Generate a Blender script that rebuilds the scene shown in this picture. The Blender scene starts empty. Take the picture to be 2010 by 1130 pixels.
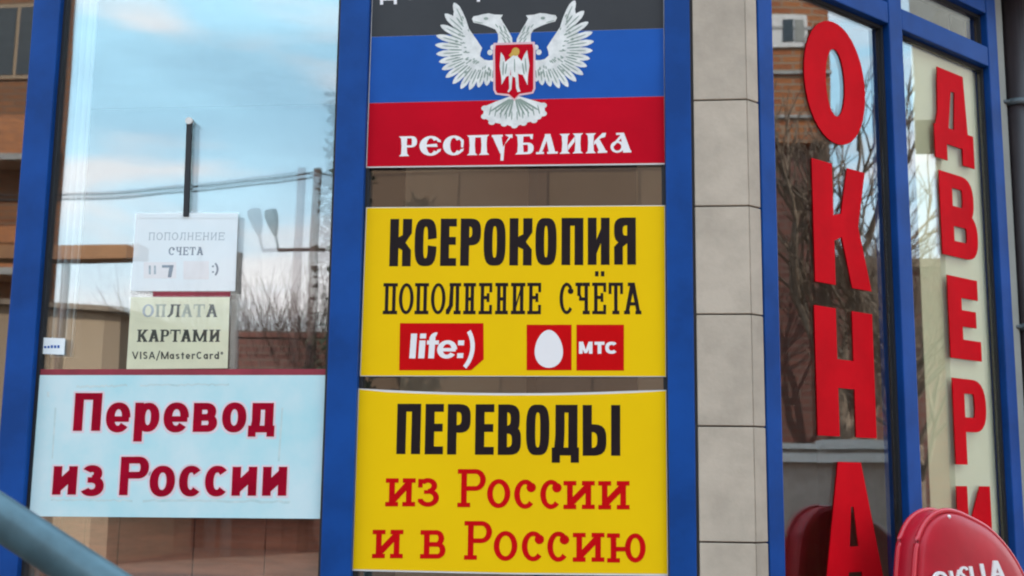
import bpy, bmesh, math, random
from mathutils import Vector, Matrix
from mathutils.geometry import delaunay_2d_cdt
R_ = math.radians
C = bpy.context.scene.collection
scene = bpy.context.scene
random.seed(7)

# ------------------------------------------------------------------ camera
FPX, YAW, PIT, ROL = 2336.35, R_(5.9594), R_(9.1806), R_(0.673)
P0 = Vector((0, -3.4, 1.55))
FW = Vector((-math.sin(YAW)*math.cos(PIT), math.cos(YAW)*math.cos(PIT), math.sin(PIT)))
_r = FW.cross(Vector((0, 0, 1))).normalized()
_u = _r.cross(FW)
RT = _r*math.cos(ROL) + _u*math.sin(ROL)
UP = -_r*math.sin(ROL) + _u*math.cos(ROL)
cam = bpy.data.cameras.new('camera')
co = bpy.data.objects.new('camera', cam); C.objects.link(co)
co.matrix_world = Matrix(((RT.x, UP.x, -FW.x, P0.x), (RT.y, UP.y, -FW.y, P0.y), (RT.z, UP.z, -FW.z, P0.z), (0, 0, 0, 1)))
cam.sensor_width = 36; cam.lens = 36*FPX/2010
cam.clip_end = 2000; cam.clip_start = 0.05
cam.dof.use_dof = True; cam.dof.focus_distance = 3.45; cam.dof.aperture_fstop = 6.0
scene.camera = co

# ------------------------------------------------------------------ sky, sun, exposure
SUN_EL, SUN_AZ = R_(38), math.atan2(-0.45, 0.9)      # behind the shop, to the left
w = bpy.data.worlds.new('World'); scene.world = w; w.use_nodes = True
nt = w.node_tree; nt.nodes.clear()
N = nt.nodes.new
out = N('ShaderNodeOutputWorld'); bg = N('ShaderNodeBackground'); bg.inputs['Strength'].default_value = 0.11
sky = N('ShaderNodeTexSky'); sky.sky_type = 'NISHITA'; sky.sun_disc = False
sky.sun_elevation = SUN_EL; sky.sun_rotation = SUN_AZ
sky.air_density = 1.0; sky.dust_density = 1.2; sky.ozone_density = 1.0
tc = N('ShaderNodeTexCoord'); mp = N('ShaderNodeMapping'); mp.inputs['Scale'].default_value = (1.6, 1.6, 5.5)
nz = N('ShaderNodeTexNoise'); nz.inputs['Scale'].default_value = 1.9; nz.inputs['Detail'].default_value = 6; nz.inputs['Roughness'].default_value = 0.58
rp = N('ShaderNodeValToRGB'); rp.color_ramp.elements[0].position = 0.36; rp.color_ramp.elements[1].position = 0.66; rp.color_ramp.elements[0].color = (.55, .55, .55, 1)
mx = N('ShaderNodeMixRGB'); mx.inputs['Color2'].default_value = (8.5, 11.5, 13.1, 1)
nz2 = N('ShaderNodeTexNoise'); nz2.inputs['Scale'].default_value = 3.4; nz2.inputs['Detail'].default_value = 5; nz2.inputs['Distortion'].default_value = .4
rp2 = N('ShaderNodeValToRGB'); rp2.color_ramp.elements[0].position = .44; rp2.color_ramp.elements[1].position = .60
mx3 = N('ShaderNodeMixRGB'); mx3.inputs['Color1'].default_value = (6.6, 11.3, 14.2, 1); mx3.inputs['Color2'].default_value = (11.8, 11.9, 12.3, 1)
ml = N('ShaderNodeMath'); ml.operation = 'MULTIPLY'; ml.inputs[1].default_value = 0.9
L = nt.links.new
L(mp.outputs['Vector'], nz2.inputs['Vector']); L(nz2.outputs['Fac'], rp2.inputs['Fac']); L(rp2.outputs['Color'], mx3.inputs['Fac']); L(mx3.outputs['Color'], mx.inputs['Color2'])
L(tc.outputs['Generated'], mp.inputs['Vector']); L(mp.outputs['Vector'], nz.inputs['Vector'])
L(nz.outputs['Fac'], rp.inputs['Fac']); L(rp.outputs['Color'], ml.inputs[0]); L(ml.outputs[0], mx.inputs['Fac'])
sx = N('ShaderNodeSeparateXYZ'); mr = N('ShaderNodeMapRange'); mr.inputs['From Min'].default_value = .0; mr.inputs['From Max'].default_value = .31; mr.inputs['To Min'].default_value = .85; mr.inputs['To Max'].default_value = 0
mr.interpolation_type = 'SMOOTHSTEP'
mx2 = N('ShaderNodeMixRGB'); mx2.inputs['Color2'].default_value = (12.6, 11.2, 10.8, 1)
L(tc.outputs['Generated'], sx.inputs[0]); L(sx.outputs['Z'], mr.inputs['Value']); L(mr.outputs[0], mx2.inputs['Fac'])
L(sky.outputs['Color'], mx.inputs['Color1']); L(mx.outputs['Color'], mx2.inputs['Color1']); L(mx2.outputs['Color'], bg.inputs['Color']); L(bg.outputs['Background'], out.inputs['Surface'])
sl = bpy.data.lights.new('sun', 'SUN'); sl.energy = 3.2; sl.angle = R_(0.5); sl.color = (1, 0.95, 0.88)
so = bpy.data.objects.new('sun', sl); C.objects.link(so)
sd = Vector((math.sin(SUN_AZ)*math.cos(SUN_EL), math.cos(SUN_AZ)*math.cos(SUN_EL), math.sin(SUN_EL)))
so.rotation_euler = sd.to_track_quat('Z', 'Y').to_euler(); so.location = (0, 0, 30)
vs = scene.view_settings
vs.view_transform = 'Standard'; vs.look = 'None'; vs.gamma = 1; vs.use_curve_mapping = False; vs.exposure = 1.24
cy = scene.cycles
cy.use_denoising = True; cy.max_bounces = 10; cy.glossy_bounces = 5; cy.transparent_max_bounces = 20
cy.caustics_reflective = False; cy.filter_width = 2.1

# ------------------------------------------------------------------ picture point -> point on a real plane
def ray(x, y): return FW + RT*((x-1005)/FPX) - UP*((y-565)/FPX)
def fac(x, y, Y=0.0):
    d = ray(x, y); return P0 + d*((Y-P0.y)/d.y)
CP = fac(1462, 565); S2 = math.sqrt(.5)
CT = Vector((S2, S2, 0)); CN = Vector((S2, -S2, 0))       # splayed corner wall: along, outward
CP = Vector((CP.x, 0, 0))
def cham(x, y, o=0.0):
    d = ray(x, y); q = CP + CN*o
    return P0 + d*((q-P0).dot(CN)/d.dot(CN))
def csz(x, y, o=0.0):
    q = cham(x, y, o); return (q-CP).dot(CT), q.z
def cpt(s, z, o=0.0): return CP + CT*s + CN*o + Vector((0, 0, z))
def mir(q): return q - CN*(2*(q-CP).dot(CN))

# ------------------------------------------------------------------ materials
def lin(c): return tuple((v/12.92 if v <= .04045 else ((v+.055)/1.055)**2.4) for v in [x/255 for x in c])
def mat(name, c, rough=.5, metal=0, var=.12, scale=8, bump=0.0, bscale=60, c2=None, spec=.5, coat=0, stretch=None, lo=.35, hi=.65):
    m = bpy.data.materials.new(name); m.use_nodes = True
    t = m.node_tree; b = t.nodes['Principled BSDF']
    b.inputs['Roughness'].default_value = rough; b.inputs['Metallic'].default_value = metal
    b.inputs['Specular IOR Level'].default_value = spec; b.inputs['Coat Weight'].default_value = coat
    tcn = t.nodes.new('ShaderNodeTexCoord'); n = t.nodes.new('ShaderNodeTexNoise')
    mpn = t.nodes.new('ShaderNodeMapping')
    if stretch: mpn.inputs['Scale'].default_value = stretch
    n.inputs['Scale'].default_value = scale; n.inputs['Detail'].default_value = 5; n.inputs['Roughness'].default_value = .6
    r = t.nodes.new('ShaderNodeValToRGB')
    c2 = c2 or tuple(min(1, v*(1-var)) for v in c); c1 = c
    r.color_ramp.elements[0].color = (*c2, 1); r.color_ramp.elements[1].color = (*c1, 1)
    r.color_ramp.elements[0].position = lo; r.color_ramp.elements[1].position = hi
    t.links.new(tcn.outputs['Object'], mpn.inputs['Vector']); t.links.new(mpn.outputs['Vector'], n.inputs['Vector'])
    t.links.new(n.outputs['Fac'], r.inputs['Fac']); t.links.new(r.outputs['Color'], b.inputs['Base Color'])
    if bump:
        n2 = t.nodes.new('ShaderNodeTexNoise'); n2.inputs['Scale'].default_value = bscale; n2.inputs['Detail'].default_value = 4
        bp = t.nodes.new('ShaderNodeBump'); bp.inputs['Strength'].default_value = bump; bp.inputs['Distance'].default_value = .01
        t.links.new(mpn.outputs['Vector'], n2.inputs['Vector']); t.links.new(n2.outputs['Fac'], bp.inputs['Height']); t.links.new(bp.outputs['Normal'], b.inputs['Normal'])
    return m
def brickmat(name, c1, c2, cm, bw=.25, bh=.08, mortar=.012, rough=.85):
    m = bpy.data.materials.new(name); m.use_nodes = True
    t = m.node_tree; b = t.nodes['Principled BSDF']; b.inputs['Roughness'].default_value = rough
    tcn = t.nodes.new('ShaderNodeTexCoord'); sp = t.nodes.new('ShaderNodeSeparateXYZ'); cb = t.nodes.new('ShaderNodeCombineXYZ')
    ad = t.nodes.new('ShaderNodeMath'); ad.operation = 'ADD'
    br = t.nodes.new('ShaderNodeTexBrick')
    br.inputs['Color1'].default_value = (*c1, 1); br.inputs['Color2'].default_value = (*c2, 1); br.inputs['Mortar'].default_value = (*cm, 1)
    br.inputs['Scale'].default_value = 1; br.inputs['Mortar Size'].default_value = mortar
    br.inputs['Brick Width'].default_value = bw; br.inputs['Row Height'].default_value = bh
    t.links.new(tcn.outputs['Object'], sp.inputs[0]); t.links.new(sp.outputs['X'], ad.inputs[0]); t.links.new(sp.outputs['Y'], ad.inputs[1])
    t.links.new(ad.outputs[0], cb.inputs['X']); t.links.new(sp.outputs['Z'], cb.inputs['Y'])
    t.links.new(cb.outputs[0], br.inputs['Vector']); t.links.new(br.outputs['Color'], b.inputs['Base Color'])
    return m
def glassmat(name, base=.15, tint=(.97, .985, .98)):
    m = bpy.data.materials.new(name); m.use_nodes = True
    t = m.node_tree; t.nodes.clear()
    o = t.nodes.new('ShaderNodeOutputMaterial'); mxs = t.nodes.new('ShaderNodeMixShader')
    tr = t.nodes.new('ShaderNodeBsdfTransparent'); tr.inputs[0].default_value = (*tint, 1)
    gl = t.nodes.new('ShaderNodeBsdfGlossy'); gl.inputs['Roughness'].default_value = 0.0; gl.inputs[0].default_value = (1, 1, 1, 1)
    lw = t.nodes.new('ShaderNodeLayerWeight'); lw.inputs[0].default_value = .5
    pw = t.nodes.new('ShaderNodeMath'); pw.operation = 'POWER'; pw.inputs[1].default_value = 4
    ma = t.nodes.new('ShaderNodeMath'); ma.operation = 'MULTIPLY_ADD'; ma.inputs[1].default_value = .85; ma.inputs[2].default_value = base
    # slight waviness of float glass
    tcn = t.nodes.new('ShaderNodeTexCoord'); n2 = t.nodes.new('ShaderNodeTexNoise'); n2.inputs['Scale'].default_value = 2.2; n2.inputs['Detail'].default_value = 1
    bp = t.nodes.new('ShaderNodeBump'); bp.inputs['Strength'].default_value = .022; bp.inputs['Distance'].default_value = .02
    t.links.new(tcn.outputs['Object'], n2.inputs['Vector']); t.links.new(n2.outputs['Fac'], bp.inputs['Height']); t.links.new(bp.outputs['Normal'], gl.inputs['Normal'])
    t.links.new(lw.outputs['Facing'], pw.inputs[0]); t.links.new(pw.outputs[0], ma.inputs[0])
    t.links.new(ma.outputs[0], mxs.inputs['Fac']); t.links.new(tr.outputs[0], mxs.inputs[1]); t.links.new(gl.outputs[0], mxs.inputs[2])
    t.links.new(mxs.outputs[0], o.inputs['Surface'])
    return m
M = {}
M['blue'] = mat('blue_frame_paint', (.005, .066, .30), .42, var=.3, spec=.18, scale=5, bump=.04, bscale=30)
M['gasket'] = mat('black_rubber', (.012, .013, .017), .6)
M['tile'] = mat('pale_stone_tile', (.53, .435, .345), .65, spec=.3, var=.2, scale=9, bump=.10, bscale=90)
M['grout'] = mat('dark_grout', (.10, .088, .08), .9)
M['glass'] = glassmat('window_glass', .105)
M['sleeve'] = glassmat('clear_plastic_sleeve', .03, (.997, .998, .997))
M['glassw'] = glassmat('splayed_window_glass', .125)
M['yellow'] = mat('yellow_sign_print', (.90, .56, .002), .5, spec=.08, c2=(.83, .50, .003), scale=2.4, bump=.06, bscale=4, lo=.25, hi=.75)
M['white'] = mat('white_sign_print', (.86, .81, .81), .4, var=.05)
M['edge'] = mat('white_plastic_edge', (.72, .68, .66), .5)
M['fblack'] = mat('flag_black_print', (.036, .036, .040), .42, spec=.3, var=.2, scale=5)
M['fblue'] = mat('flag_blue_print', (.012, .095, .41), .45, spec=.15, var=.2, scale=3, bump=.05, bscale=4)
M['fred'] = mat('flag_red_print', (.58, .002, .016), .5, spec=.06, var=.16, scale=3, bump=.05, bscale=4)
M['ink'] = mat('black_print', (.016, .008, .010), .5, spec=.15, var=.3, scale=14)
M['red'] = mat('red_print', (.62, .003, .005), .5, spec=.06, var=.12, scale=9)
M['crimson'] = mat('crimson_print', (.38, .002, .022), .5, spec=.06, var=.25, scale=11)
M['halo'] = mat('pale_pink_print', (.82, .66, .71), .5)
M['pale'] = mat('pale_cyan_sheet', (.62, .77, .80), .42, c2=(.45, .72, .77), scale=5, lo=.36, hi=.64, bump=.08, bscale=5)
M['smear'] = mat('pale_tape_mark', (.62, .72, .72), .5, c2=(.42, .62, .64), scale=25)
M['vinyl'] = mat('red_vinyl', (.64, .0015, .009), .55, spec=.05, var=.16, scale=7, bump=.05, bscale=14)
M['paper'] = mat('cream_paper', (.86, .84, .60), .7, var=.10, scale=10, bump=.12, bscale=9)
M['paperw'] = mat('white_paper', (.86, .90, .92), .7, var=.05)
M['green_ink'] = mat('dark_text_ink', (.05, .06, .05), .6, var=.4, scale=40)
M['grey_ink'] = mat('glare_grey_ink', (.42, .47, .52), .6, var=.3, scale=40)  # text greyed: window glare is put into the ink colour
M['blue_grey_ink'] = mat('blue_grey_ink', (.20, .24, .32), .6, var=.4, scale=60)  # upper notice's text lightened to carry the glare on it
M['faint_ink'] = mat('glare_washed_ink', (.46, .49, .40), .6, var=.3, scale=40)  # palest letters: glare mixed into their colour
M['pencil'] = mat('grey_feather_line', (.26, .32, .27), .6)
M['feather'] = mat('white_feather_print', (.82, .80, .77), .45, var=.22, scale=40)
M['gold'] = mat('gold_print', (.62, .36, .05), .45)
M['pink'] = mat('pale_shield_edge', (.80, .50, .53), .45)
M['rail'] = mat('grey_blue_rail_paint', (.085, .165, .205), .38, metal=.2, var=.35, scale=14, bump=.05, bscale=40)
M['plastic'] = mat('glossy_red_plastic', (.50, .005, .022), .42, var=.2, scale=6, spec=.35, bump=.10, bscale=10)
M['piping'] = mat('shiny_red_piping', (.62, .02, .04), .25, spec=.6)
M['canopy'] = mat('ochre_brown_beam', (.40, .19, .075), .7, c2=(.26, .11, .05), scale=2)
M['wood'] = mat('brown_wood_panel', (.54, .15, .075), .6, c2=(.33, .09, .045), scale=4, stretch=(2, 1, 9), bump=.1)
M['room'] = mat('beige_room_wall', (.38, .31, .24), .9)
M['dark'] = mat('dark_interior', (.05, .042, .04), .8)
M['orange'] = mat('orange_wood_panel', (.52, .17, .035), .55, c2=(.30, .10, .03), scale=4, stretch=(1, 1, 5))
M['curtain'] = mat('white_curtain', (.82, .83, .86), .8, var=.06, scale=3)
M['blind'] = mat('cream_blind_fabric', (.90, .82, .50), .8, var=.10, scale=3)
M['maroon'] = mat('dark_red_strip', (.34, .025, .05), .5, var=.3)
M['downpipe'] = mat('dark_brown_metal', (.035, .024, .026), .45, var=.3)
M['endwall'] = mat('grey_green_render', (.33, .33, .30), .85, bump=.1)
M['soffit'] = mat('dark_soffit', (.03, .027, .026), .8)
M['concrete'] = mat('pale_concrete', (.42, .40, .38), .9, var=.25, bump=.2)
M['drab'] = mat('drab_concrete', (.50, .42, .37), .9, var=.25, bump=.2)
M['asphalt'] = mat('asphalt', (.06, .058, .056), .9, var=.3, scale=20, bump=.2)
M['pave'] = brickmat('paving_slabs', (.20, .155, .13), (.16, .125, .11), (.07, .06, .055), .4, .2, .012)
M['earth'] = mat('bare_ground', (.16, .10, .075), .95, c2=(.09, .06, .045), scale=1.2)
M['bark'] = mat('grey_brown_bark', (.30, .22, .16), .9, var=.4, scale=6)
M['pole'] = mat('weathered_wood_pole', (.13, .075, .065), .85, var=.4, scale=6)
M['metal'] = mat('grey_lamp_metal', (.10, .12, .13), .5, metal=.4)
M['brownbrick'] = brickmat('brown_brick', (.27, .105, .038), (.20, .075, .03), (.17, .11, .07), .5, .16, .02)
M['brick'] = brickmat('orange_brick', (.40, .145, .045), (.32, .10, .035), (.30, .22, .15), .5, .16, .02)
M['redbrick'] = brickmat('red_brown_brick', (.20, .075, .055), (.15, .06, .048), (.17, .11, .09), .5, .16, .02)
M['beigew'] = mat('beige_plaster', (.42, .30, .20), .9, var=.15, scale=.6)
M['brownclad'] = brickmat('brown_cladding', (.20, .125, .075), (.17, .105, .07), (.10, .06, .04), 1.9, .8, .03)
M['bwhite'] = mat('white_plaster', (.78, .75, .72), .85)
M['shrub'] = mat('dry_shrub_twigs', (.17, .10, .08), .9, var=.4)
M['conif'] = mat('dark_green_needles', (.045, .06, .03), .9, var=.4)
M['winglass'] = mat('dark_window_pane', (.05, .06, .07), .12)

# ------------------------------------------------------------------ object helpers
def link(name, me, m, parent=None):
    o = bpy.data.objects.new(name, me); C.objects.link(o)
    for mm in (m if isinstance(m, (list, tuple)) else [m]): me.materials.append(mm)
    if parent: o.parent = parent
    return o
def from_bm(name, bm, m, parent=None, smooth=False):
    me = bpy.data.meshes.new(name); bm.normal_update(); bm.to_mesh(me); bm.free()
    if smooth:
        for p in me.polygons: p.use_smooth = True
    return link(name, me, m, parent)
def tag(o, label, cat, group=None):
    o['label'] = label; o['category'] = cat
    if group: o['group'] = group
    return o
def thing(name, label, cat, group=None):
    o = bpy.data.objects.new(name, None); C.objects.link(o); o.empty_display_size = .1
    return tag(o, label, cat, group)
def struct(o): o['kind'] = 'structure'; return o
def hexa(bm, a, b, mi=0):
    # a, b: two loops of points joined into a closed prism
    va = [bm.verts.new(p) for p in a]; vb = [bm.verts.new(p) for p in b]; n = len(va); fs = []
    fs.append(bm.faces.new(va)); fs.append(bm.faces.new(vb[::-1]))
    for i in range(n):
        j = (i+1) % n; fs.append(bm.faces.new((va[j], va[i], vb[i], vb[j])))
    for f in fs: f.material_index = mi
    return fs
def box(bm, x0, y0, z0, x1, y1, z1, mi=0):
    hexa(bm, [(x0, y0, z0), (x1, y0, z0), (x1, y0, z1), (x0, y0, z1)], [(x0, y1, z0), (x1, y1, z0), (x1, y1, z1), (x0, y1, z1)], mi)
def cbox(bm, s0, s1, z0, z1, o0, o1, mi=0):
    hexa(bm, [cpt(s0, z0, o1), cpt(s1, z0, o1), cpt(s1, z1, o1), cpt(s0, z1, o1)], [cpt(s0, z0, o0), cpt(s1, z0, o0), cpt(s1, z1, o0), cpt(s0, z1, o0)], mi)
def bevel(bm, w=.003, seg=2):
    bmesh.ops.recalc_face_normals(bm, faces=bm.faces[:])
    bmesh.ops.bevel(bm, geom=bm.edges[:], offset=w, segments=seg, affect='EDGES', profile=.6)
def boxobj(name, m, parent, *args, bev=0):
    bm = bmesh.new(); box(bm, *args)
    if bev: bevel(bm, bev)
    return from_bm(name, bm, m, parent)
def cboxobj(name, m, parent, *args, bev=0):
    bm = bmesh.new(); cbox(bm, *args)
    if bev: bevel(bm, bev)
    return from_bm(name, bm, m, parent)
def tube(bm, pts, rad, n=8, cap=True):
    pts = [Vector(p) for p in pts]; rings = []
    for i, p in enumerate(pts):
        d = (pts[min(i+1, len(pts)-1)] - pts[max(i-1, 0)]).normalized()
        a = d.cross(Vector((0, 0, 1)) if abs(d.z) < .9 else Vector((1, 0, 0))).normalized(); b = d.cross(a)
        r = rad[i] if isinstance(rad, (list, tuple)) else rad
        rings.append([bm.verts.new(p + a*(r*math.cos(2*math.pi*k/n)) + b*(r*math.sin(2*math.pi*k/n))) for k in range(n)])
    for i in range(len(rings)-1):
        for k in range(n):
            f = bm.faces.new((rings[i][k], rings[i][(k+1) % n], rings[i+1][(k+1) % n], rings[i+1][k])); f.smooth = True
    if cap: bm.faces.new(rings[0][::-1]); bm.faces.new(rings[-1])

# ------------------------------------------------------------------ lettering: strokes united into one outline per glyph
def rect(x0, y0, x1, y1): return [(x0, y0), (x1, y0), (x1, y1), (x0, y1)]
def dia(x0, y0, x1, y1, t): return [(x0-t/2, y0), (x0+t/2, y0), (x1+t/2, y1), (x1-t/2, y1)]
def arc(cx, cy, rx, ry, tx, ty, a0=0, a1=360, e=2.0, n=28):
    # ring sector; angles clockwise from the right (y points down); tx, ty: stroke widths
    qs = []; n = max(4, int(n*abs(a1-a0)/360)); pr = None
    for i in range(n+1):
        a = R_(a0+(a1-a0)*i/n); c, s = math.cos(a), math.sin(a)
        k = (abs(c)**e+abs(s)**e)**(-1/e); c *= k; s *= k
        o = (cx+rx*c, cy+ry*s); q = (cx+max(rx-tx, .01)*c, cy+max(ry-ty, .01)*s)
        if pr: qs.append([pr[0], o, q, pr[1]])
        pr = (o, q)
    return qs
def bowl(x0, x1, y0, y1, a, b, e=2.4):
    h = (y1-y0)/2; rx = min(x1-x0-.02, max(h*.95, a*1.15)); xc = x1-rx
    q = arc(xc, (y0+y1)/2, rx, h, a, b, -90, 90, e)
    if xc > x0: q += [rect(x0, y0, xc+.3, y0+b), rect(x0, y1-b, xc+.3, y1)]
    return q
def glyph(ch, w, h, a, b, sf=0, so=0, e=2.3):
    """strokes of one letter in a w x h box; a stem, b bar, sf serif thickness, so serif overhang, e roundness"""
    Q = []
    def st(xc, top=True, bot=True, y0=0, y1=None, t=a):      # stem with serifs
        y1 = h if y1 is None else y1
        Q.append(rect(xc-t/2, y0, xc+t/2, y1))
        if sf:
            if top: Q.append(rect(max(xc-t/2-so, 0), y0, min(xc+t/2+so, w), y0+sf))
            if bot: Q.append(rect(max(xc-t/2-so, 0), y1-sf, min(xc+t/2+so, w), y1))
    o = so if sf else 0
    l, r = a/2+o, w-a/2-o
    if ch == 'П':
        st(l, False); st(r, False); Q.append(rect(0 if sf else l, 0, w if sf else r, b))
    elif ch in 'Нн':
        st(l); st(r); Q.append(rect(l, h*.46, r, h*.46+b))
    elif ch in 'Ии':
        st(l); st(r); t = a*.85; Q.append([(r, 0), (r, min(h, t*1.9)), (l, h), (l, h-t*1.9)])
    elif ch in 'ЕЁ':
        st(l, False, False); Q += [rect(0 if sf else l-a/2, 0, w, b), rect(0 if sf else l-a/2, h-b, w, h), rect(l, h*.47-b/2, w*(.80 if sf else .96), h*.47+b/2)]
        if sf:
            t = sf*.8; Q += [rect(w-t, 0, w, h*.30), rect(w-t, h*.70, w, h), rect(w*.80-t, h*.33, w*.80, h*.61)]
        if ch == 'Ё': Q += [rect(w*.20, -h*.36, w*.20+a, -h*.36+a*1.5), rect(w*.62, -h*.36, w*.62+a, -h*.36+a*1.5)]
    elif ch == 'Р':
        st(l, top=False); Q += bowl(l, w, 0, h*.57, a, b, e)
        if sf: Q.append(rect(0, 0, l, sf))
    elif ch == 'р':
        st(l, False, True, 0, h*1.33); Q += arc(w*.54, h*.5, w*.46, h*.5, a, b, 0, 360, e)
    elif ch == 'Я':
        st(r, False, False); Q += [[(w-x, y) for x, y in q][::-1] for q in bowl(w-r, w, 0, h*.55, a, b, e)]
        Q.append([(0, h), (a, h), (a, h*.62), (r, h*.47), (w*.3, h*.47), (0, h*.62)][::-1])
    elif ch == 'К':
        st(l, sf > 0, sf > 0)
        Q.append([(w-a*1.05, 0), (w, 0), (w, h*.30), (w*.72, h*.50), (l, h*.56), (l, h*.44), (w-a*1.05, h*.34)])
        Q.append([(l, h*.44), (w*.72, h*.50), (w-a*.05, h*.66), (w-a*.05, h), (w-a*1.05, h), (w-a*1.05, h*.66), (l, h*.56)])
    elif ch == 'к':    # straight-armed K
        st(l); t = a*1.05
        Q.append(dia(w-t/2-o*.3, 0, l+t*.35, h*.60, t)); Q.append([(l+t*.2, h*.46), (l+t*1.25, h*.34), (w, h), (w-t*1.1, h)])
        if sf: Q += [rect(w-t-o*1.6, 0, w, sf), rect(w-t-o*1.6, h-sf, w, h)]
    elif ch in 'Оо': Q += arc(w/2, h/2, w/2, h/2, a, b, 0, 360, e, 36)
    elif ch == 'С':    # heavy grotesque C
        ry = h*.5
        Q += arc(w/2, h/2, w/2, ry, a, b, 180, 360, e, 36) + arc(w/2, h/2, w/2, ry, a, b, 0, 180, e, 36)
        cut0, cut1 = h*.44, h*.60
        new = []
        for q in Q:
            cx = sum(p[0] for p in q)/4; cyy = sum(p[1] for p in q)/4
            if cx > w*.5 and cut0 < cyy < cut1: continue
            new.append(q)
        Q[:] = new
    elif ch == 'с':
        Q += arc(w*.52, h/2, w*.52, h/2, a, b, 42, 318, e, 36)
        if sf: Q += arc(w*.80, h*.27, a*.85, a*.85, a*.84, a*.84, 0, 360, 2, 12)
    elif ch == 'В' or ch == 'в':
        st(l, False, False); Q += bowl(l, w*.94, 0, h*.50+b/2, a, b, e); Q += bowl(l, w, h*.50-b/2, h, a, b, e)
        if sf: Q += [rect(0, 0, l, b), rect(0, h-b, l, h)]
    elif ch == 'Ы':
        t = a; Q.append(rect(0, 0, t, h)); Q += bowl(t/2, w*.63, h*.38, h, a, b, e); Q.append(rect(w-t, 0, w, h))
    elif ch == 'Д' or ch == 'д':     # h is to the baseline; feet hang below
        f = h*.145; i = w*.13; b2 = b
        Q += [rect(i, 0, w-w*.06, b), rect(w-w*.06-a, 0, w-w*.06, h), [(i, 0), (i+a, 0), (i+a, h*.55), (w*.09+a, h), (w*.06, h), (i, h*.6)]]
        Q += [rect(0, h-b2, w, h), rect(0, h-b2, a*.9, h+f), rect(w-a*.9, h-b2, w, h+f)]
    elif ch == 'Л':
        st(r, False, True)
        if sf: Q += [rect(w*.22, 0, w, b), [(w*.27, 0), (w*.27+a, 0), (w*.24+a, h*.72), (w*.10+a*.5, h), (0, h), (0, h-sf*1.3), (w*.08, h-sf*1.6), (w*.20, h*.70)]]
        else: Q += [rect(w*.3, 0, r, b), [(w*.3, 0), (w*.3+a, 0), (a, h), (0, h)]]
    elif ch == 'Т':
        Q.append(rect(0, 0, w, b)); st(w/2, False)
        if sf: Q += [rect(0, 0, sf*.8, h*.36), rect(w-sf*.8, 0, w, h*.36)]
    elif ch == 'Ч':
        st(r); st(l, True, False, 0, h*.42); Q += [rect(l, h*.50-b*.3, r, h*.50+b*.7), [(l-a/2, h*.38), (l+a/2, h*.38), (l+a, h*.50), (l+a, h*.50+b*.7)]]
    elif ch == 'А':
        t = a*1.1; x = w/2
        Q += [[(x-t*.55, 0), (x+t*.55, 0), (t+o*.4, h), (o*.4, h)], [(x-t*.55, 0), (x+t*.55, 0), (w-o*.4, h), (w-t-o*.4, h)], rect(w*.26, h*.62, w*.74, h*.62+b)]
        if sf: Q += [rect(0, h-sf, t+o*1.2, h), rect(w-t-o*1.2, h-sf, w, h), rect(w*.22, 0, x, sf)]
    elif ch == 'М':
        st(l); st(r); x = w/2; t = a*.9
        Q += [[(l-a/2, 0), (l-a/2+t*1.2, 0), (x+t*.4, h*.95), (x-t*.4, h*.95)], [(r+a/2-t*1.2, 0), (r+a/2, 0), (x+t*.4, h*.95), (x-t*.4, h*.95)]]
    elif ch == 'з':
        Q += arc(w*.46, h*.27, w*.44, h*.27, a, b, -150, 90, e); Q += arc(w*.48, h*.73-b/4, w*.52, h*.27+b/4, a, b, -90, 150, e); Q.append(rect(w*.28, h*.5-b*.5, w*.5, h*.5+b*.3))
        if sf: Q += [rect(0, h*.03, a*.8, h*.33), rect(0, h*.72, a*.9, h*.84)]
    elif ch == 'ю':
        st(l); Q += [rect(l, h*.46, w*.5, h*.46+b)] + arc(w*.73, h/2, w*.27, h/2, a, b, 0, 360, 2)
    elif ch == 'е':
        Q += arc(w/2, h/2, w/2, h/2, a, b, 38, 360, e, 36); Q.append(rect(a*.5, h*.46, w-a*.15, h*.46+b*.82))
    elif ch == 'l': Q.append(rect(0, 0, w, h))
    elif ch == '/': Q.append(dia(w-a/2, 0, a/2, h, a))
    return Q
def unite(polys):
    """union of overlapping 2-D polygons -> verts, triangles"""
    vs_, fs_ = [], []
    for p in polys:
        ar = sum(p[i][0]*p[(i+1) % len(p)][1]-p[(i+1) % len(p)][0]*p[i][1] for i in range(len(p)))
        if abs(ar) < 1e-6: continue
        if ar < 0: p = p[::-1]
        k = len(vs_); vs_ += [Vector(q) for q in p]; fs_.append(list(range(k, k+len(p))))
    v, e, f, ov, oe, of = delaunay_2d_cdt(vs_, [], fs_, 0, 1e-4)
    return v, [t for t, o_ in zip(f, of) if len(o_)]
def flat(bm, polys, mp_, lift=None, mi=0):
    """united polygons -> faces in bm (mp_ maps drawing units to 3-D); lift: outward vector giving the print a real thickness"""
    v, f = unite(polys)
    vv = [bm.verts.new(mp_(p[0], p[1]) + (lift or Vector((0, 0, 0)))) for p in v]
    cnt = {}
    for t in f:
        try: fc = bm.faces.new([vv[i] for i in t]); fc.material_index = mi
        except ValueError: continue
        for i in range(len(t)):
            k = (t[i], t[(i+1) % len(t)]); cnt[k] = 1
    if lift:
        lo_ = {}
        for (i, j) in cnt:
            if (j, i) in cnt: continue
            for q in (i, j):
                if q not in lo_: lo_[q] = bm.verts.new(vv[q].co - lift)
            fc = bm.faces.new((vv[j], vv[i], lo_[i], lo_[j])); fc.material_index = mi
    for x in [x for x in vv if not x.link_faces]: bm.verts.remove(x)
def facmap(Y):
    return lambda x, y: fac(x, y, Y)
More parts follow.
